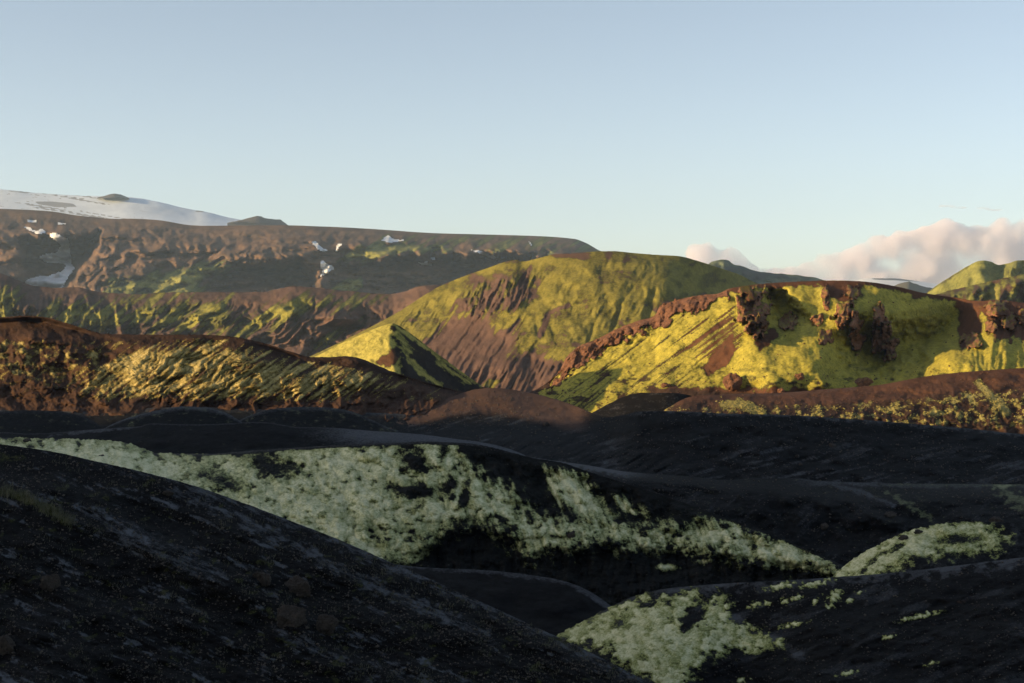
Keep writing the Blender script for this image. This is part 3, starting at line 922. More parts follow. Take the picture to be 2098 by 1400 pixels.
def l7_mask(px, py, t, P):
    wob = fbm2(px / 15, py / 12, 4, 3)
    u, v = rot(px, py, 145, 60, 6)
    st = fbm2(u, v, 4, 2, .65)
    main = poly(px, py, [(150, 805), (205, 745), (275, 722), (320, 722), (405, 698), (455, 698), (500, 722), (540, 733), (600, 752), (720, 745), (760, 765), (760, 790), (690, 805), (567, 820), (400, 813), (267, 813)])
    moss = ss(-26, 18, main + 10 * st) * .62 + .55 * st
    lf = ss(-20, 20, poly(px, py, [(-500, 690), (0, 690), (80, 705), (180, 700), (230, 730), (150, 790), (0, 790), (-500, 790)]))
    moss = np.maximum(moss, lf * (.22 + .7 * wob))
    moss = np.maximum(moss, (.02 + .4 * wob) * ss(.1, .3, t))
    moss = moss - .7 * ss(.0, .25, -(py - np.interp(px, [-500, 240, 455, 640, 800, 1060], [690, 702, 694, 745, 770, 830])) / 30)
    moss = moss * ss(835, 815, py)
    return (moss, ss(.02, .2, t) * .75 + .25 * wob, .12 * ss(820, 840, py))


hill('hill', 'long sunlit hill of dark soil with golden moss streaks', 'hill', L7C, [(-500, 870), (0, 862), (500, 866), (800, 870), (1060, 870)],
     [(0, [(-500, 600), (0, 585), (200, 572), (450, 560), (640, 556), (740, 556), (1060, 560)]),
      (.4, [(-500, 570), (0, 556), (200, 546), (240, 542), (450, 530), (640, 528), (740, 532), (1060, 540)]),
      (.8, [(-500, 545), (0, 525), (240, 516), (450, 506), (640, 503), (1060, 520)]),
      (1, [(-500, 520), (0, 500), (450, 485), (1060, 500)])], m_l7, relief=l7_relief, mask=l7_mask,
     disp=lambda px, py, t, P: (fbm2(px / 9, py / 7, 4, 3) * 1.3 + .6 * fbm2(px / 4, py / 4, 2, 8)) * ss(-.1, .1, t), lift=1.0, back=120, round_=6, step=2.1, key='sunlit')

# ------------------------------------------------------------------ sunlit hill on the right, in front of the crater hill
m_l9 = terrain_mat('right_bank_moss', .22, sand=((.03, .018, .013), (.06, .035, .025)), red=((.06, .030, .019), (.12, .060, .038)),
                   moss=((.22, .19, .065), (.44, .39, .16)), bump=.7)


def l9_mask(px, py, t, P):
    wob = fbm2(px / 26, py / 14, 5, 3, .65)
    band = np.interp(px, [1340, 1500, 1700, 1850, 2000, 2100, 2500], [818, 826, 822, 812, 795, 790, 780])
    low = ss(-8, 22, py - band)
    moss = low * (.24 + .6 * wob + .4 * fbm2(px / 8, py / 6, 3, 27)) - .5 * ss(868, 886, py + 14 * wob - .03 * (px - 1900))
    moss = np.maximum(moss, .75 * ss(14, 3, line(px, py, [(2005, 785), (2030, 812), (2060, 845)]) + 4 * wob))
    moss = np.maximum(moss, .7 * ss(16, 4, line(px, py, [(1480, 826), (1530, 830), (1560, 850)]) + 6 * wob))
    return (moss, .75 - .5 * low + .4 * wob, .25 * ss(10, 3, line(px, py, [(1480, 805), (1600, 806), (1750, 795)])))


hill('hill', 'brown bank with scattered golden moss tufts below the crater hill', 'hill',
     [(1300, 868), (1340, 852), (1375, 832), (1400, 818), (1425, 811), (1500, 808), (1600, 805), (1700, 797), (1800, 789), (1850, 780), (1900, 771), (1960, 764), (2098, 754), (2500, 735)],
     [(1300, 890), (1500, 890), (1800, 905), (2100, 925), (2500, 930)],
     [(0, [(1300, 640), (1400, 660), (1600, 678), (1900, 684), (2500, 690)]), (.35, [(1300, 628), (1400, 636), (1600, 644), (1900, 650), (2500, 650)]), (1, [(1300, 612), (1600, 612), (2500, 605)])], m_l9,
     relief=lambda px, py, t: (3.0 * fbm2(px / 45, py / 22, 4, 5) - 2.5 * ridged2(px / 30, py / 34, 3, 3) * ss(.3, .6, t)) * ss(0, .1, t), mask=l9_mask,
     disp=lambda px, py, t, P: (fbm2(px / 12, py / 9, 4, 3) * .8 + .5 * fbm2(px / 4, py / 4, 2, 5)) * ss(-.02, .3, t), lift=1.0, back=90, round_=8, step=2.1, key='bank')

# ------------------------------------------------------------------ black sand hills in the shade
SANDS = dict(sand=((.0025, .0026, .003), (.010, .0096, .0098)), red=((.045, .026, .019), (.085, .048, .034)), moss=((.10, .11, .06), (.22, .24, .14)), dust_sheen=(.085, .09, .10))
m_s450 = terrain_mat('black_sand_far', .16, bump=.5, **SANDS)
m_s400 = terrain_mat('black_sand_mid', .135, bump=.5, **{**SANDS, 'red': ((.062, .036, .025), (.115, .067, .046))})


def sand_disp(a=.7, s=3):
    return lambda px, py, t, P: (fbm2(px / 12, py / 6, 4, s) * a + .35 * a * fbm2(px / 4, py / 3, 2, s + 6)) * ss(-.1, .1, t)


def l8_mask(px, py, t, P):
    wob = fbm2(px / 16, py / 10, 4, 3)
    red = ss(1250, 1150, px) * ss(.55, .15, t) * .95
    dust_sheen = .25 * ss(1400, 1150, px) * ss(.6, 1, t) + .18 * wob * ss(.2, .5, t) + .42 * ss(.0, .6, fbm2(*rot(px, py, 165, 90, 9), 4, 62, .6)) * ss(.15, .4, t)
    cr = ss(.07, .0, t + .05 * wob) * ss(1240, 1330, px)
    dust_sheen = np.maximum(dust_sheen, .5 * cr)  # paler crest band paints the sheen of a lit crest
    return (.15 * ss(.4, .8, wob), red, dust_sheen)


def l8_relief(px, py, t):
    u, v = rot(px, py, 150, 120, 10)
    w = ss(0, 40, poly(px, py, [(960, 880), (1250, 880), (1500, 960), (1500, 1010), (1000, 1000)]))
    return (-1.6 * w * ridged2(u, v, 3, 2) + 3 * fbm2(px / 90, py / 40, 3, 5) + 1.2 * fbm2(px / 25, py / 14, 3, 7)) * ss(0, .15, t)


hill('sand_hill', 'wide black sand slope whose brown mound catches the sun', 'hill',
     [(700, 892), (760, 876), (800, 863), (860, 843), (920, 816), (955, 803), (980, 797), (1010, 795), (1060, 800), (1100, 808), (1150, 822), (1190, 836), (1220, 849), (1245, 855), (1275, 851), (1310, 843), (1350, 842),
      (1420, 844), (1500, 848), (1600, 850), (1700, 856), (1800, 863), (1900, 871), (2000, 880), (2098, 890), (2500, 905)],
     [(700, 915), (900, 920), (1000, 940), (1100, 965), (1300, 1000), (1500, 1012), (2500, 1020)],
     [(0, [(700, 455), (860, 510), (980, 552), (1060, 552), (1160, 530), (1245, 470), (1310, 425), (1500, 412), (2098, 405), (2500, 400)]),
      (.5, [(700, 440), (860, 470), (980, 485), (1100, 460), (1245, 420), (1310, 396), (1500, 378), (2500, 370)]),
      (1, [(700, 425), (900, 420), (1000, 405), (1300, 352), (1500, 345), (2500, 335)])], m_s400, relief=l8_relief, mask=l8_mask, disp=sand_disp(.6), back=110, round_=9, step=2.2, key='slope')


def dk_mask(moss=.1, dust_sheen=.25, red=.05):
    def f(px, py, t, P):
        wob = fbm2(px / 16, py / 8, 4, 3)
        return (moss * .5 + .35 * wob * ss(.0, .4, wob), red + .2 * wob, dust_sheen * ss(.22, .0, t) + .3 * ss(.15, .5, wob) * dust_sheen)
    return f


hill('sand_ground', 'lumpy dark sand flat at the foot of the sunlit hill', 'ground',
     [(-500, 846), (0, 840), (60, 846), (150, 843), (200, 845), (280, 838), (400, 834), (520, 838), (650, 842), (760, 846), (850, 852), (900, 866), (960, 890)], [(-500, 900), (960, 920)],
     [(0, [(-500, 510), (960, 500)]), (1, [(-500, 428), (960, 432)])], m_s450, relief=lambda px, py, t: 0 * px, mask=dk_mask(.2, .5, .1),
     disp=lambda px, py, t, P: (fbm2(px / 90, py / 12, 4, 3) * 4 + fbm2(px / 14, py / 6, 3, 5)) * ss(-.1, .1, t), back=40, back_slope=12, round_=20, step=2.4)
hill('sand_hill', 'dark hillock with a plain rounded top under the sunlit hill', 'hill', [(-500, 860), (-200, 850), (0, 843), (60, 841), (110, 842), (150, 848), (185, 860), (215, 878), (240, 890)], [(-500, 900), (240, 900)],
     [(0, [(-500, 465), (240, 455)]), (1, [(-500, 432), (240, 428)])], m_s450, mask=dk_mask(.16, .3), disp=sand_disp(.9, 11), back=30, round_=6)
hill('sand_hill', 'dark hillock with a pale crest line and a side gully under the sunlit hill', 'hill', [(190, 893), (225, 872), (260, 857), (300, 846), (340, 838), (375, 833), (420, 835), (455, 843), (485, 858), (515, 880), (530, 892)], [(190, 902), (530, 902)],
     [(0, [(190, 450), (375, 458), (530, 450)]), (1, [(190, 432), (360, 428), (530, 436)])], m_s450, mask=dk_mask(.2, .6), disp=sand_disp(.9, 12), back=30, round_=6)
hill('sand_hill', 'dark hillock with scattered moss and a small crag beside the brown mound', 'hill', [(450, 890), (480, 868), (520, 848), (560, 838), (620, 834), (680, 836), (720, 843), (760, 860), (800, 878), (840, 895)], [(450, 904), (840, 904)],
     [(0, [(450, 455), (640, 470), (840, 455)]), (1, [(450, 436), (640, 432), (840, 438)])], m_s450, mask=dk_mask(.22, .45, .25), disp=sand_disp(1.1, 13), back=30, round_=6)


def m2_mask(px, py, t, P):
    wob = fbm2(px / 16, py / 8, 4, 3)
    cr = ss(5, 1, line(px, py, [(100, 893), (180, 884), (270, 877)]) + 5 * wob) * .55
    right = ss(560, 760, px) * ss(.75, .1, t) * .75
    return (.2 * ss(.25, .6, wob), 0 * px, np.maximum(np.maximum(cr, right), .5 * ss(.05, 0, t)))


hill('sand_hill', 'long low black dune with a thin pale crest behind the mossy hill', 'hill',
     [(-500, 892), (0, 886), (60, 889), (110, 887), (180, 881), (240, 877), (285, 874), (310, 868), (350, 869), (400, 870), (470, 868), (520, 865), (550, 866), (580, 871), (615, 876), (660, 876), (760, 883), (860, 890), (930, 899), (1000, 909), (1060, 926), (1100, 948), (1150, 985)],
     [(-500, 950), (400, 955), (1000, 960), (1150, 1000)], [(0, [(-500, 420), (400, 410), (800, 400), (1150, 390)]), (1, [(-500, 385), (400, 372), (800, 368), (1150, 360)])], m_s400,
     relief=lambda px, py, t: 2 * fbm2(px / 80, py / 30, 3, 4) * ss(0, .3, t), mask=m2_mask, disp=sand_disp(.6, 21), back=35, round_=5, step=2.4)

# ------------------------------------------------------------------ the pale mossy hill
m_l11 = terrain_mat('grey_green_moss', .085, sand=((.0025, .0028, .0026), (.010, .0098, .0085)), red=((.03, .02, .015), (.05, .035, .026)),
                    moss=((.29, .31, .13), (.68, .66, .41)), bump=1.0, jit=2.0, gs=4.2, rough=.8)
MOSSY = [(-600, 880), (0, 888), (250, 896), (310, 924), (430, 926), (600, 912), (870, 902), (938, 906), (954, 950), (991, 967), (1043, 1002), (1077, 1054), (1156, 1066), (1283, 1073), (1390, 1084), (1474, 1064), (1620, 1106), (1800, 1200),
         (1744, 1180), (1628, 1162), (1500, 1139), (1393, 1122), (1294, 1122), (1231, 1112), (1180, 1118), (1087, 1130), (1043, 1094), (991, 1074), (957, 1074), (906, 1082), (871, 1115), (837, 1150), (760, 1170), (-600, 1170)]


def l11_mask(px, py, t, P):
    wob = fbm2(px / 18, py / 14, 5, 3, .6)
    u, v = rot(px, py, 68, 70, 11)
    st = fbm2(u, v, 4, 2, .6)
    moss = .43 + (poly(px, py, MOSSY) + 17 * st * ss(880, 960, px) + 9 * wob) / 64
    moss = np.minimum(moss, .88) + .18 * wob + .12 * fbm2(px / 7, py / 5, 3, 19) + .12 * fbm2(px / 120, py / 50, 2, 29)
    add = np.maximum.reduce([poly(px, py, [(1115, 955), (1190, 970), (1225, 1015), (1255, 1060), (1195, 1060), (1150, 1030), (1125, 1005)]) / 34 + .42,
                             poly(px, py, [(1255, 1012), (1310, 1040), (1330, 1060), (1270, 1052)]) / 20 + .4,
                             ell(px, py, 1368, 1163, 26, 8) + .3, ell(px, py, 1440, 1150, 22, 6) + .1])
    moss = np.maximum(moss, add + .5 * st)
    for cx, cy, rx, ry, an, k in ((562, 958, 62, 26, 12, 1.3), (455, 985, 55, 20, 20, 1.0), (850, 945, 34, 24, 30, 1.4), (852, 1008, 56, 18, 6, 1.3), (920, 996, 13, 30, 10, 1.2), (953, 1010, 9, 32, 15, 1.2),
                                  (907, 935, 9, 28, 10, 1.0), (955, 1032, 16, 14, 0, .8), (1130, 1100, 20, 5, 0, .5), (640, 1010, 24, 9, 0, .5), (700, 1060, 60, 12, 30, .35), (780, 1110, 55, 16, 50, .6), (840, 1090, 40, 22, 0, .6), (1005, 930, 60, 22, 30, 1)):
        moss = moss - .68 * k * ss(-.6, .9, ell(px, py, cx, cy, rx, ry, an) + .7 * wob)
    moss = moss - .45 * ss(.15, .7, fbm2(px / 22, py / 14, 4, 17))
    crest = ss(8, 2, py - np.interp(px, [p[0] for p in L11C], [p[1] for p in L11C]))
    moss = moss - crest * .55 * ss(330, 480, px)
    return (moss, .1 + .3 * wob, .35 * crest * ss(1150, 900, px) + .45 * ss(-10, 8, poly(px, py, [(1240, 1072), (1400, 1080), (1480, 1066), (1560, 1090), (1500, 1110), (1300, 1100)])) * ss(.0, .4, wob + .2))


L11C = [(-500, 893), (0, 897), (80, 899), (190, 902), (240, 905), (270, 911), (292, 919), (318, 929), (380, 930), (430, 930), (500, 925), (600, 918), (700, 912), (800, 908), (870, 905), (930, 907), (970, 910), (1000, 915), (1050, 928), (1090, 938),
        (1150, 948), (1200, 965), (1300, 996), (1400, 1030), (1500, 1066), (1560, 1086), (1620, 1112), (1700, 1146), (1745, 1168), (1790, 1190), (1850, 1215)]


def l11_relief(px, py, t):
    wob = fbm2(px / 40, py / 30, 4, 2)
    cut = ss(-8, 26, poly(px, py, [(760, 1165), (837, 1150), (871, 1115), (906, 1082), (991, 1074), (1043, 1094), (1087, 1130), (1231, 1112), (1393, 1122), (1500, 1139), (1744, 1180), (1744, 1260), (760, 1260)]) + 6 * wob)
    r = 5.5 * cut - 1.2 * cut * ridged2(px / 26, py / 90, 3, 6)
    hol = ss(-10, 26, poly(px, py, [(950, 940), (1043, 1000), (1080, 1056), (1160, 1068), (1290, 1074), (1380, 1075), (1300, 1010), (1150, 955), (1000, 920)]) + 8 * wob)
    r = r + 3.5 * hol - 1.5 * hol * ridged2(*rot(px, py, 60, 90, 34), 3, 8)
    return (r + 2.2 * wob) * ss(0, .1, t)


hill('mossy_hill', 'broad pale grey-green mossy hill with black sand patches', 'hill', L11C,
     [(-500, 1010), (300, 1060), (500, 1130), (700, 1180), (850, 1200), (1100, 1240), (1300, 1245), (1500, 1235), (1750, 1220), (1850, 1230)],
     [(0, [(-500, 340), (0, 330), (290, 318), (430, 292), (700, 270), (870, 264), (1050, 262), (1300, 250), (1500, 237), (1745, 218), (1850, 212)]),
      (.35, [(-500, 300), (0, 292), (430, 262), (870, 246), (1300, 237), (1500, 228), (1745, 214), (1850, 209)]),
      (.75, [(-500, 268), (0, 262), (430, 238), (870, 228), (1300, 219), (1500, 216), (1850, 206)]),
      (1, [(-500, 250), (430, 224), (870, 216), (1300, 208), (1850, 203)])], m_l11, relief=l11_relief, mask=l11_mask,
     disp=lambda px, py, t, P: (.5 * fbm2(px / 30, py / 16, 3, 4) * 2 + 1.5 * np.abs(fbm2(px / 9, py / 6, 3, 3)) + .9 * fbm2(px / 4.5, py / 3.5, 2, 8)) * ss(-.1, .1, t), lift=2.2, back=40, round_=4, step=2.0, key='mossy')


def l11b_mask(px, py, t, P):
    wob = fbm2(px / 16, py / 10, 4, 3)
    top = np.interp(px, [1000, 1100, 1200, 1290, 1414, 1500, 1700, 1850, 2500], [932, 940, 953, 968, 976, 984, 988, 991, 995])
    dust_sheen = .75 * ss(16, 4, py - top + 5 * wob) * ss(1380, 1250, px) + .5 * ss(14, 2, py - top + 6 * wob) * ss(1560, 1700, px)
    dust_sheen = np.maximum(dust_sheen, .5 * ss(10, 2, line(px, py, [(1700, 990), (1770, 1010), (1830, 1035)]) + 4 * wob))
    dust_sheen = dust_sheen + .3 * ss(.05, .6, fbm2(*rot(px, py, 140, 70, 10), 4, 66, .6)) * ss(.1, .3, t)
    moss = .25 * ss(.2, .7, wob) + .45 * ss(12, 0, line(px, py, [(1820, 1010), (1880, 1045), (1910, 1070)]) + 14 * wob) + .5 * ss(26, 0, line(px, py, [(2050, 1000), (2098, 1035)]) + 22 * wob)
    moss = moss + .3 * ss(12, 2, py - top + 5 * wob) * ss(1750, 1850, px)
    return (moss, .25 * ss(1900, 1600, px) * wob, dust_sheen)


hill('sand_hill', 'dark ravine bank of black sand behind the pale mossy hill', 'hill',
     [(950, 925), (1040, 930), (1100, 939), (1200, 953), (1286, 967), (1350, 972), (1414, 976), (1495, 984), (1542, 980), (1628, 980), (1684, 986), (1735, 988), (1842, 991), (2098, 993), (2500, 1000)],
     [(950, 990), (1300, 1050), (1500, 1120), (1650, 1185), (1850, 1190), (2100, 1130), (2500, 1130)],
     [(0, [(950, 335), (1200, 318), (1495, 292), (1628, 288), (2098, 300), (2500, 300)]), (.2, [(950, 318), (1200, 292), (1495, 274), (1628, 268), (1800, 268), (2098, 272), (2500, 272)]),
      (1, [(950, 300), (1300, 262), (1500, 246), (1650, 236), (1850, 232), (2500, 236)])], terrain_mat('black_sand_ravine', .1, bump=.6, **SANDS),
     relief=lambda px, py, t: (4 * fbm2(px / 110, py / 50, 3, 6) - 4 * ss(0, 40, poly(px, py, [(1700, 985), (1760, 1000), (1880, 1080), (1760, 1100), (1640, 1040)])) + 1.2 * fbm2(px / 30, py / 18, 3, 2)) * ss(.02, .3, t),
     mask=l11b_mask, disp=sand_disp(.9, 31), back=40, round_=4, step=2.2, key='ravine')


def l12_mask(px, py, t, P):
    wob = fbm2(px / 18, py / 12, 5, 3, .6)
    moss = .5 + (poly(px, py, [(1715, 1160), (1760, 1130), (1860, 1082), (1920, 1068), (1990, 1066), (2040, 1085), (2062, 1104), (2040, 1130), (1960, 1132), (1880, 1140), (1830, 1160), (1790, 1185), (1715, 1190)]) + 9 * wob) / 40
    moss = np.minimum(moss - .06, .82) + .24 * wob + .2 * fbm2(px / 7, py / 5, 3, 19) - .75 * ss(-.4, .9, ell(px, py, 1965, 1106, 56, 13, -3) + .5 * wob) - .5 * ss(7, 2, line(px, py, [(1768, 1172), (1800, 1140), (1850, 1118)]) + 3 * wob)
    return (moss, .05 + 0 * px, .25 + .3 * wob)


hill('mossy_hill', 'rounded mossy mound at the end of the ravine', 'hill',
     [(1690, 1195), (1725, 1165), (1760, 1140), (1800, 1118), (1860, 1090), (1900, 1079), (1940, 1073), (2000, 1070), (2098, 1070), (2500, 1080)], [(1690, 1230), (2500, 1230)],
     [(0, [(1690, 205), (1800, 196), (1900, 192), (2098, 190), (2500, 190)]), (.4, [(1690, 198), (1850, 182), (2000, 180), (2500, 178)]), (1, [(1690, 188), (1900, 166), (2500, 160)])],
     terrain_mat('mound_moss', .065, sand=((.0025, .0026, .003), (.010, .0096, .0098)), moss=((.25, .27, .09), (.62, .60, .36)), jit=2.0, gs=4.2, dust_sheen=(.07, .074, .082), bump=.85), mask=l12_mask,
     relief=lambda px, py, t: (1.2 * fbm2(px / 50, py / 30, 3, 6) - 1.3 * ss(0, 14, poly(px, py, [(1765, 1180), (1800, 1145), (1850, 1120), (1960, 1125), (1960, 1230), (1765, 1230)]))) * ss(0, .1, t),
     disp=lambda px, py, t, P: (1.3 * np.abs(fbm2(px / 10, py / 6, 3, 3)) + .8 * fbm2(px / 4.5, py / 3.5, 2, 8)) * ss(-.1, .1, t), lift=2.4, back=30, round_=3, step=2.1, key='mound')

hill('sand_hill', 'low black sand saddle below the pale mossy hill', 'hill',
     [(380, 1075), (540, 1105), (700, 1134), (760, 1147), (800, 1155), (860, 1162), (1000, 1169), (1100, 1180), (1160, 1192), (1210, 1213), (1250, 1240), (1280, 1262), (1340, 1300)], [(380, 1140), (700, 1210), (900, 1290), (1200, 1380), (1340, 1400)],
     [(0, [(380, 196), (700, 190), (1000, 186), (1200, 178), (1340, 170)]), (1, [(380, 178), (700, 172), (1000, 160), (1340, 150)])], terrain_mat('black_sand_saddle', .063, bump=.6, **SANDS),
     relief=lambda px, py, t: .9 * fbm2(px / 60, py / 40, 3, 2) * ss(0, .2, t),
     mask=lambda px, py, t, P: (0 * px, .05 + 0 * px, np.maximum(.5 * ss(12, 2, py - np.interp(px, [700, 800, 1000, 1160, 1250], [1130, 1155, 1169, 1192, 1240]) + 6 * fbm2(px / 14, py / 8, 3)), .6 * ss(9, 2, line(px, py, [(1215, 1225), (1270, 1258)])))),
     disp=sand_disp(.7, 41), back=25, round_=3, step=2.3)


def l14_mask(px, py, t, P):
    wob = fbm2(px / 20, py / 13, 5, 3, .6)
    mp = poly(px, py, [(1140, 1290), (1205, 1262), (1303, 1228), (1405, 1218), (1482, 1231), (1495, 1268), (1520, 1276), (1605, 1325), (1560, 1335), (1500, 1326), (1457, 1336), (1431, 1362), (1400, 1420), (1300, 1380), (1240, 1330), (1140, 1310)])
    moss = np.minimum(.42 + (mp + 12 * wob) / 42, .72) + .26 * wob + .27 * fbm2(*rot(px + 14 * wob, py + 10 * wob, 112, 46, 17), 4, 19, .65) + .14 * fbm2(px / 90, py / 50, 2, 20)
    moss = moss - .9 * ss(-.3, .6, ell(px, py, 1420, 1262, 40, 18, -55) + .7 * wob) - .6 * ss(-.2, .6, ell(px, py, 1325, 1240, 22, 8, -10) + .6 * wob)
    for cx, cy, rx, ry in ((1596, 1202, 32, 7), (1667, 1197, 34, 7), (1632, 1225, 14, 6), (1712, 1222, 18, 12), (1699, 1244, 12, 7), (1607, 1231, 8, 8), (1889, 1263, 42, 6), (1624, 1280, 28, 5), (1545, 1240, 14, 7), (1570, 1236, 9, 6), (1760, 1215, 10, 5),
                           (1670, 1232, 8, 6), (1740, 1232, 9, 5), (1820, 1305, 14, 4), (1520, 1395, 18, 6), (1735, 1380, 22, 5), (1910, 1360, 14, 4)):
        moss = np.maximum(moss, ell(px, py, cx, cy, rx, ry, -12) * .8 + .22 + .7 * fbm2(px / 8, py / 6, 3, 5))
    dust_sheen = .5 * ss(.045, .0, t + .05 * wob) + .2 * ss(.16, .0, t + .12 * wob) + .45 * ss(.1, .5, fbm2(*rot(px, py, -18, 120, 22), 4, 6)) + .5 * ss(16, 3, line(px, py, [(1495, 1262), (1530, 1290), (1610, 1325), (1640, 1345)]) + 6 * wob)  # crest terms paint sheen on the hilltop; the rest is dust streaks
    return (moss, .1 + .25 * wob, dust_sheen * .8)


hill('sand_hill', 'black sand hill with a mossy nose and scattered moss tufts', 'hill',
     [(1110, 1325), (1150, 1298), (1190, 1277), (1240, 1250), (1300, 1222), (1360, 1207), (1430, 1200), (1500, 1195), (1600, 1190), (1750, 1180), (1850, 1172), (1950, 1160), (2098, 1142), (2300, 1120), (2500, 1100)],
     [(1110, 1440), (1300, 1560), (2500, 1620)],
     [(0, [(1110, 166), (1240, 160), (1360, 154), (1600, 148), (2098, 142), (2500, 140)]), (.4, [(1110, 152), (1300, 137), (1430, 133), (1500, 136), (1700, 126), (2098, 120), (2500, 118)]), (1, [(1110, 132), (1400, 110), (1700, 98), (2500, 88)])],
     terrain_mat('black_sand_nose', .05, sand=((.0025, .0026, .003), (.010, .0096, .0098)), moss=((.25, .27, .09), (.62, .60, .36)), jit=2.0, gs=4.2, dust_sheen=(.07, .074, .082), bump=.75), mask=l14_mask,
     relief=lambda px, py, t: (1.3 * fbm2(px / 120, py / 70, 3, 6) - .55 * ridged2(*rot(px, py, -22, 260, 60), 3, 4) + .5 * fbm2(px / 30, py / 16, 3, 2)) * ss(0, .15, t),
     disp=lambda px, py, t, P: (.8 * fbm2(px / 16, py / 10, 4, 3) + .7 * np.abs(fbm2(px / 8, py / 5, 2, 8)) + .5 * fbm2(px / 4, py / 3, 2, 12)) * ss(-.1, .1, t), lift=2.6, back=25, round_=2.5, step=2.2, key='nose')


def l15_mask(px, py, t, P):
    u, v = rot(px, py, 24, 150, 22)
    st = fbm2(u, v, 5, 6, .6)
    wob = fbm2(px / 22, py / 14, 5, 3, .6)
    dust_sheen = .55 * ss(.0, .55, st) * ss(-.2, .3, wob + .1)
    dust_sheen = np.maximum(dust_sheen, .75 * ss(26, 3, line(px, py, [(60, 1018), (130, 1032), (200, 1052), (260, 1085), (300, 1108)]) + 8 * wob) * ss(-.5, .2, wob))
    dust_sheen = np.maximum(dust_sheen, .42 * ss(46, 4, line(px, py, [(240, 1090), (330, 1130), (440, 1180)]) + 16 * wob))
    dust_sheen = np.maximum(dust_sheen, .5 * ss(22, 3, line(px, py, [(360, 1010), (520, 1075), (700, 1170), (850, 1235), (1000, 1305)]) + 16 * wob))
    dust_sheen = np.maximum(dust_sheen, .42 * ss(18, 3, line(px, py, [(560, 1290), (660, 1330), (760, 1390)]) + 16 * wob))
    dust_sheen = np.maximum(dust_sheen, .5 * ss(30, 3, py - np.interp(px, [p[0] for p in L15C], [p[1] for p in L15C]) + 14 * wob) * ss(-100, 500, px))  # sheen along the crest, painted in the pale dust colour
    grain = fbm2(*rot(px, py, 24, 34, 7), 4, 52, .65)
    dust_sheen = dust_sheen * np.clip(.95 + 1.0 * grain, 0, 1.4)
    g = .85 * ss(16, 2, line(px, py, [(-60, 1005), (20, 1012), (60, 1025), (100, 1045), (140, 1070)]) + 7 * wob)
    g = np.maximum(g, .55 * ss(.35, .7, fbm2(px / 26, py / 14, 4, 23)))
    return (g * .7, .2 * wob, dust_sheen)


L15C = [(-600, 830), (-300, 866), (0, 910), (100, 924), (200, 946), (300, 969), (400, 996), (500, 1031), (600, 1069), (700, 1108), (800, 1152), (900, 1195), (1000, 1240), (1100, 1286), (1200, 1332), (1330, 1400), (1450, 1470), (1560, 1530)]


def l15_relief(px, py, t):
    r = 1.6 * fbm2(px / 200, py / 90, 3, 6) - .8 * ridged2(*rot(px, py, 24, 300, 70), 3, 4) + .35 * fbm2(px / 30, py / 16, 3, 2)
    # a low spur that runs down from the left edge
    d = line(px, py, [(-200, 1000), (60, 1020), (200, 1056), (300, 1106), (450, 1180), (620, 1290)])
    r = r - 1.8 * np.exp(-(d / 45) ** 2)
    return r * ss(0, .12, t)


m_l15 = terrain_mat('black_sand_near', .034, sand=((.0018, .002, .0025), (.009, .0088, .009)), red=((.03, .02, .015), (.05, .03, .022)), moss=((.05, .055, .02), (.12, .12, .05)), dust_sheen=(.085, .094, .108), bump=1.0)
hill('sand_hill', 'nearest black sand hillside with pale dusty trails and grass', 'hill', L15C, [(-600, 1600), (800, 1600), (1560, 1640)],
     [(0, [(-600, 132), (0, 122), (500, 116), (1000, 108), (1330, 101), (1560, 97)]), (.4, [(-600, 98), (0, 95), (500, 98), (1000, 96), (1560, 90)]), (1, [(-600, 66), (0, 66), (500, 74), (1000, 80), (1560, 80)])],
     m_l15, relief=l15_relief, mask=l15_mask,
     disp=lambda px, py, t, P: (.9 * fbm2(px / 20, py / 10, 4, 3) + .9 * fbm2(px / 7, py / 4, 3, 9) + .5 * fbm2(px / 3.5, py / 3, 1, 14)) * ss(-.1, .1, t), back=30, round_=2.5, step=2.4, key='near')

# ------------------------------------------------------------------ rock outcrops of the crater hill (parts of it)
CRATER = SHEETS['crater']['ob']
m_rust = rock_mat('rust_rock', .28, lo=(.03, .014, .009), hi=(.32, .15, .08), mossy=(.18, .15, .02), moss_amt=.18)
m_rust_bare = rock_mat('rust_rock_bare', .28, lo=(.026, .012, .008), hi=(.24, .11, .058))
rk_mask = np.array([0, 0, 0, 1], np.float32)
for cx, cy, rx, ry, an, am in CRAGS:
    q, f = surf_faces('crater', lambda a, b: crag_one(a, b, cx, cy, rx, ry, an) - .05, .25)
    if len(f) > 20:
        mesh_obj('rock_outcrop', q, f, m_rust, CRATER, smooth_=False)
q, f = surf_faces('crater', lambda a, b: rim_field(a, b) - 1.5, .25)
o = mesh_obj('rock_rim', q, f, m_rust_bare, CRATER, smooth_=False); o['label'] = 'jagged rust rock rim along the sloping crest'
rr = np.random.default_rng(5)
for i in range(20):
    x = 1140 + 345 * rr.uniform(0, 1)
    y0 = np.interp(x, [q_[0] for q_ in L5C], [q_[1] for q_ in L5C])
    p, n = surf('crater', x, y0 + abs(rr.normal()) * 12)
    s = p[1] / F
    k = rr.uniform(2, 5)
    rock('rock', p + n * .1 * k * s, (k * s * rr.uniform(.8, 1.5), k * s, k * s * rr.uniform(.8, 1.4)), 300 + i, m_rust_bare, CRATER, sub=3, rough=.4, facets=9, turn=rr.uniform(0, 6))

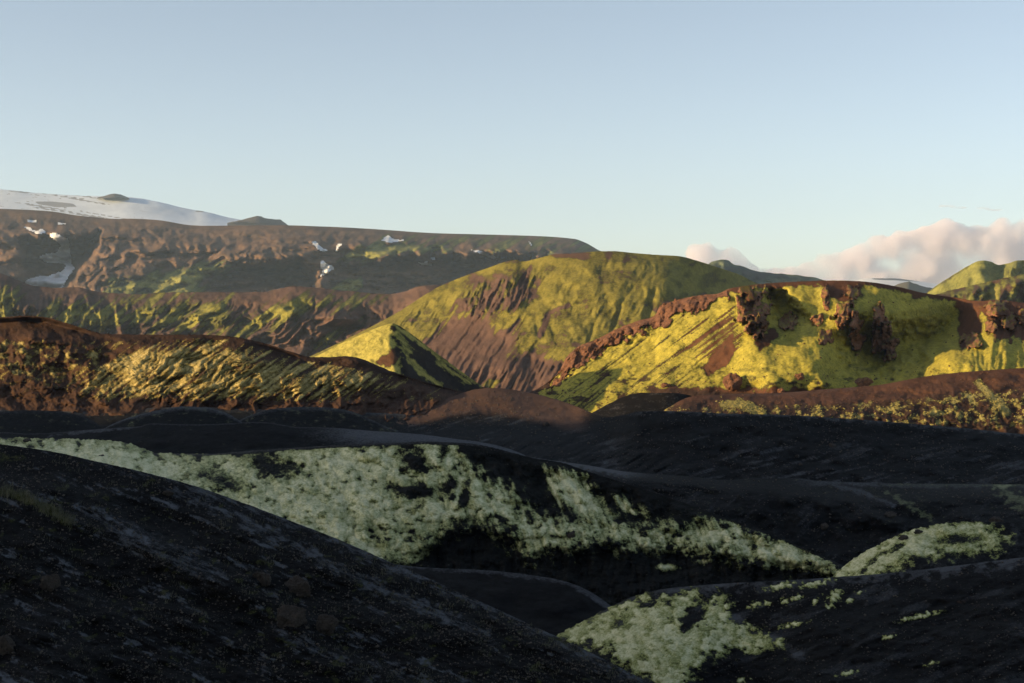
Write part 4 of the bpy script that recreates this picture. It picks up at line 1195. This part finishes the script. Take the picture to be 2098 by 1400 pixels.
# ------------------------------------------------------------------ single boulders
m_blk = rock_mat('dark_basalt', .1, lo=(.012, .010, .009), hi=(.06, .05, .042))
m_near = rock_mat('near_basalt', .035, lo=(.006, .0052, .0045), hi=(.05, .040, .032))
BOUL = [('crater', 1503, 783, 18, 18, m_rust_bare, 'largest rust boulder at the foot of the crater hill, casting a long shadow'),
        ('crater', 1638, 770, 10, 7, m_rust_bare, 'low rust boulder on the moss below the crater cliffs'),
        ('crater', 1768, 783, 19, 11, m_rust, 'wide moss-topped boulder at the foot of the corrie'),
        ('crater', 1598, 800, 10, 7, m_rust_bare, 'small rust boulder between the largest boulder and the brown bank'),
        ('crater', 1364, 790, 10, 5, m_rust_bare, 'flat brown stone where the crater moss meets the black knoll'),
        ('slope', 1706, 912, 7, 6, m_blk, 'pale round boulder alone on the wide black slope'),
        ('slope', 1632, 934, 5, 4, m_blk, 'small dark stone below the pale round boulder on the black slope'),
        ('slope', 1640, 952, 4, 4, m_blk, 'lowest small stone on the wide black slope'),
        ('slope', 1120, 868, 7, 5, m_blk, 'brownish stone on the black slope under the sunlit mound'),
        ('mossy', 1170, 1096, 9, 8, m_blk, 'pointed black rock on the pale moss shelf'),
        ('mossy', 57, 904, 9, 5, m_blk, 'black lump on the flat moss behind the nearest hillside'),
        ('mossy', 208, 935, 6, 3, m_blk, 'small black lump at the edge of the moss below the dune'),
        ('ravine', 1690, 1078, 9, 7, m_blk, 'round pale boulder in the ravine bank'),
        ('ravine', 1825, 1055, 11, 8, m_blk, 'dark boulder on the ravine spur'),
        ('ravine', 2040, 1066, 15, 8, m_blk, 'flat boulder behind the mossy mound'),
        ('mound', 1882, 1092, 9, 5, m_blk, 'dark stone on top of the mossy mound'),
        ('mound', 1852, 1104, 11, 5, m_blk, 'larger flat stone on the flank of the mossy mound'),
        ('near', 540, 1182, 19, 15, m_near, 'narrow leaning boulder, highest of the four on the near slope'),
        ('near', 610, 1200, 27, 23, m_near, 'rounded angular boulder on the near slope above the biggest one'),
        ('near', 590, 1262, 34, 25, m_near, 'biggest boulder of the four on the near slope'),
        ('near', 665, 1278, 25, 20, m_near, 'rounded boulder just below the biggest one on the near slope'),
        ('near', 108, 1190, 23, 21, m_near, 'brown boulder alone on the near slope, well away from the four'),
        ('near', 15, 1322, 22, 20, m_near, 'dark boulder beside a grass tuft low on the near slope'),
        ('near', 345, 1010, 12, 7, m_near, 'flat stone just below the crest of the near slope')]
for i, (k, x, y, w, h, mt, lab) in enumerate(BOUL):
    p, n = surf(k, x, y + h * .55)
    s = p[1] / F
    ob = rock('boulder', p + np.array([0, 0, h * s * .35]), (w * s * 1.15, w * s * .95, h * s * 1.15), 500 + i, mt, sub=5 if k == 'near' else 4, rough=.3, facets=9, turn=i * 1.7)
    tag(ob, lab, 'boulder')


# ------------------------------------------------------------------ loose stones, tufts and grass (uncountable)
def scatter(name, key, n, size_px, mat, seed, where=None, flat=.75, label=None):
    S = SHEETS[key]; nb = S['nb']; r = np.random.default_rng(seed)
    P = S['P'][nb + 2:-2]; PX = S['PX'][nb + 2:-2]; PY = S['PY'][nb + 2:-2]
    w = np.ones(PX.shape) if where is None else np.clip(where(PX, PY, S['mk'][nb + 2:-2]), 0, 1)
    w = w * ((PX > -120) & (PX < 2220) & (PY < 1440))
    w = w.ravel() / w.sum()
    idx = r.choice(P.shape[0] * P.shape[1], n, p=w)
    c = P.reshape(-1, 3)[idx] + 0
    sp = c[:, 1] / F
    sz = sp * size_px[0] * (size_px[1] / size_px[0]) ** (r.uniform(0, 1, n) ** 2.2)
    c += np.stack([r.uniform(-1, 1, n) * sp * 1.5, np.zeros(n), sz * .25], -1)
    base = np.array([(1, 0, 0), (-1, 0, 0), (0, 1, 0), (0, -1, 0), (0, 0, 1), (0, 0, -1)], float)
    fc = np.array([(0, 2, 4), (2, 1, 4), (1, 3, 4), (3, 0, 4), (2, 0, 5), (1, 2, 5), (3, 1, 5), (0, 3, 5)])
    a = r.uniform(0, 6.28, n)
    v = base[None] * r.uniform(.55, 1.25, (n, 6, 1)) + r.normal(size=(n, 6, 3)) * .15
    v = np.stack([v[..., 0] * np.cos(a)[:, None] - v[..., 1] * np.sin(a)[:, None], v[..., 0] * np.sin(a)[:, None] + v[..., 1] * np.cos(a)[:, None], v[..., 2] * flat], -1)
    v = v * sz[:, None, None] + c[:, None]
    f = (fc[None] + (np.arange(n) * 6)[:, None, None]).reshape(-1, 3)
    ob = mesh_obj(name, v.reshape(-1, 3), f, mat, S['ob'], smooth_=False)
    ob['kind'] = 'stuff'
    return ob


m_stone = rock_mat('loose_stones', .05, lo=(.012, .010, .009), hi=(.11, .095, .08))
m_stone_r = rock_mat('loose_rust_stones', .2, lo=(.04, .02, .013), hi=(.16, .08, .05))
m_tuft = terrain_mat('moss_tufts', .2, sand=((.22, .19, .05), (.40, .34, .12)))
nomoss = lambda px, py, mk: (1 - np.clip(mk[..., 0] * 1.5, 0, 1)) * (.25 + np.clip(fbm2(px / 60, py / 30, 3, 40) + .3, 0, 1))
scatter('stones', 'slope', 4500, (.6, 2.8), m_stone, 1, nomoss)
scatter('stones', 'ravine', 4000, (.6, 3.0), m_stone, 2, nomoss)
scatter('stones', 'nose', 4000, (.6, 3.4), m_stone, 3, nomoss)
scatter('stones', 'near', 14000, (.7, 4.0), m_stone, 4, nomoss)
scatter('stones', 'mossy', 1200, (.5, 2.0), m_stone, 5, nomoss)
scatter('stones', 'sunlit', 2600, (.6, 2.2), m_stone_r, 6, nomoss)
scatter('stones', 'bank', 1800, (.6, 2.2), m_stone_r, 7, nomoss)
scatter('stones', 'crater', 2600, (.6, 3.0), m_stone_r, 8, lambda px, py, mk: ss(735, 800, py) + .08)
scatter('moss_tufts', 'bank', 3000, (.8, 2.8), m_tuft, 9, lambda px, py, mk: np.clip(mk[..., 0] - .2, 0, 1))
scatter('moss_tufts', 'sunlit', 3000, (.8, 2.6), m_tuft, 10, lambda px, py, mk: np.clip(mk[..., 0] - .2, 0, 1))


def grass(key, n, h_px, mat, seed, where):
    S = SHEETS[key]; nb = S['nb']; r = np.random.default_rng(seed)
    P = S['P'][nb + 1:-2]; PX = S['PX'][nb + 1:-2]; PY = S['PY'][nb + 1:-2]
    w = np.clip(where(PX, PY), 0, 1) * ((PX > -150) & (PY < 1440)); w = w.ravel() / w.sum()
    idx = r.choice(w.size, n, p=w)
    c = P.reshape(-1, 3)[idx] + 0; s = c[:, 1] / F
    c[:, 0] += r.normal(size=n) * s * 2
    h = s * r.uniform(h_px[0], h_px[1], n)
    a = r.uniform(0, 6.28, n); wd = s * .45
    lean = np.stack([r.normal(size=n) * .35 + .15, r.normal(size=n) * .35, np.zeros(n)], -1) * h[:, None]
    dx = np.stack([np.cos(a), np.sin(a), np.zeros(n)], -1) * wd[:, None]
    up = np.stack([np.zeros(n), np.zeros(n), h], -1)
    v = np.stack([c - dx, c + dx, c + dx * .6 + up * .6 + lean * .4, c - dx * .6 + up * .6 + lean * .4, c + up + lean], 1)
    f = np.array([(0, 1, 2), (0, 2, 3), (3, 2, 4)])[None] + (np.arange(n) * 5)[:, None, None]
    ob = mesh_obj('grass', v.reshape(-1, 3), f.reshape(-1, 3), mat, S['ob'], smooth_=False)
    ob['kind'] = 'stuff'


mg, ntg, bg_ = new_mat('dry_grass')
cg = ramp(ntg, noise_node(ntg, N(ntg, 'ShaderNodeTexCoord').outputs['Object'], .8, 3), [(.3, (.03, .034, .014)), (.7, (.09, .09, .045))])
ntg.links.new(cg, bg_.inputs['Base Color'])
grass('near', 1800, (5, 15), mg, 20, lambda px, py: ss(15, 2, line(px, py, [(-100, 1003), (20, 1012), (60, 1025), (100, 1045), (145, 1072)]) + 8 * fbm2(px / 12, py / 8, 3)))
grass('near', 5200, (2.5, 8), mg, 21, lambda px, py: ss(.25, .6, fbm2(px / 40, py / 20, 4, 31)) * .8 + .6 * ss(40, 5, line(px, py, [(700, 1125), (900, 1215), (1100, 1300), (1250, 1370)])) * ss(.1, .4, fbm2(px / 18, py / 10, 3, 33)) + .02)

# ------------------------------------------------------------------ clouds over the right-hand horizon
m_cl = bpy.data.materials.new('cloud_vapour'); m_cl.use_nodes = True
ct = m_cl.node_tree; ct.nodes.remove(ct.nodes['Principled BSDF'])
pv = ct.nodes.new('ShaderNodeVolumePrincipled')
pv.inputs['Color'].default_value = (.99, .95, .99, 1); pv.inputs['Density'].default_value = .0042; pv.inputs['Anisotropy'].default_value = .25
cco = N(ct, 'ShaderNodeTexCoord').outputs['Object']
cn = noise_node(ct, cco, 1 / 900.0, 5, .6)
ct.links.new(math_node(ct, 'MULTIPLY', smooth(ct, cn, .30, .66), .0075), pv.inputs['Density'])
ct.links.new(pv.outputs['Volume'], ct.nodes['Material Output'].inputs['Volume'])


def cloud(label, lobes, dist, seed, flat=1.0, vox=70.0):
    r = np.random.default_rng(seed); v0, f0 = ico(2); V = []; FF = []; k = 0
    for (x, y, rad) in lobes:
        for j in range(26):
            o = r.normal(size=3); o /= np.linalg.norm(o)
            q = 0 if j == 0 else rad * r.uniform(.55, .95)
            rs = rad * (.8 if j == 0 else r.uniform(.18, .42))
            px_, py_ = x + o[0] * q, y - o[2] * q * flat
            c = ray(np.array(px_), np.array(py_), np.array(dist + o[1] * q * dist / F * 1.2))
            V.append(v0 * np.array([rs, rs, rs * flat]) * dist / F + c); FF.append(f0 + k); k += len(v0)
    ob = mesh_obj('cloud', np.concatenate(V), np.concatenate(FF), m_cl)
    md = ob.modifiers.new('union', 'REMESH'); md.mode = 'VOXEL'; md.voxel_size = vox; md.use_smooth_shade = True
    tag(ob, label, 'cloud', kind='thing')
    return ob


CD = 26000.0
rc = np.random.default_rng(2)
bank = [(2420, 500, 70), (2330, 485, 62), (2250, 490, 60), (2180, 500, 62), (2110, 498, 56), (2050, 496, 50), (2000, 500, 50), (1945, 492, 46), (1900, 498, 44), (1850, 510, 38), (1800, 512, 34), (1770, 528, 34), (1730, 540, 30), (1690, 540, 24), (1655, 552, 22), (1620, 557, 16), (1590, 560, 12)]
for x in range(1580, 2460, 36):
    bank.append((x, 575 + rc.uniform(-4, 6), 26 + max(0, (x - 1700) * .03)))
for x in range(1880, 2460, 60):
    bank.append((x, 540 + rc.uniform(-6, 6), 46))
cloud('wide pink cumulus bank behind the yellow-green peak', bank, CD, 3)
cloud('small pink cumulus behind the end of the green mountain', [(1422, 522, 22), (1448, 518, 21), (1470, 536, 24), (1498, 524, 23), (1520, 540, 20), (1545, 556, 16), (1440, 555, 28), (1500, 560, 26)], CD, 4)
cloud('thin grey wisp floating above the cumulus bank', [(x, 424 + math.sin(x) * 1.5, 8) for x in range(1926, 1980, 7)], CD, 5, .45, 45)['group'] = 'wisps above the cumulus bank'
cloud('thin grey wisp floating above the cumulus bank', [(x, 429 + math.sin(x) * 1.5, 7.5) for x in range(2002, 2054, 7)], CD, 6, .45, 45)['group'] = 'wisps above the cumulus bank'

# ------------------------------------------------------------------ the air
hz = bpy.data.materials.new('thin_haze'); hz.use_nodes = True
ht = hz.node_tree; ht.nodes.remove(ht.nodes['Principled BSDF'])
hv = ht.nodes.new('ShaderNodeVolumePrincipled')
hv.inputs['Color'].default_value = (.58, .78, 1.0, 1); hv.inputs['Density'].default_value = 2.4e-5; hv.inputs['Anisotropy'].default_value = .0
ht.links.new(hv.outputs['Volume'], ht.nodes['Material Output'].inputs['Volume'])
bx = np.array([(x, y, z) for x in (-15500, 15500) for y in (-9500, 20500) for z in (-12, 1900)], float)
bf = np.array([(0, 1, 3, 2), (4, 6, 7, 5), (0, 4, 5, 1), (2, 3, 7, 6), (0, 2, 6, 4), (1, 5, 7, 3)])
haze = mesh_obj('haze', bx, bf, hz, smooth_=False)
tag(haze, 'thin blue evening haze over the whole valley', 'haze', kind='stuff')
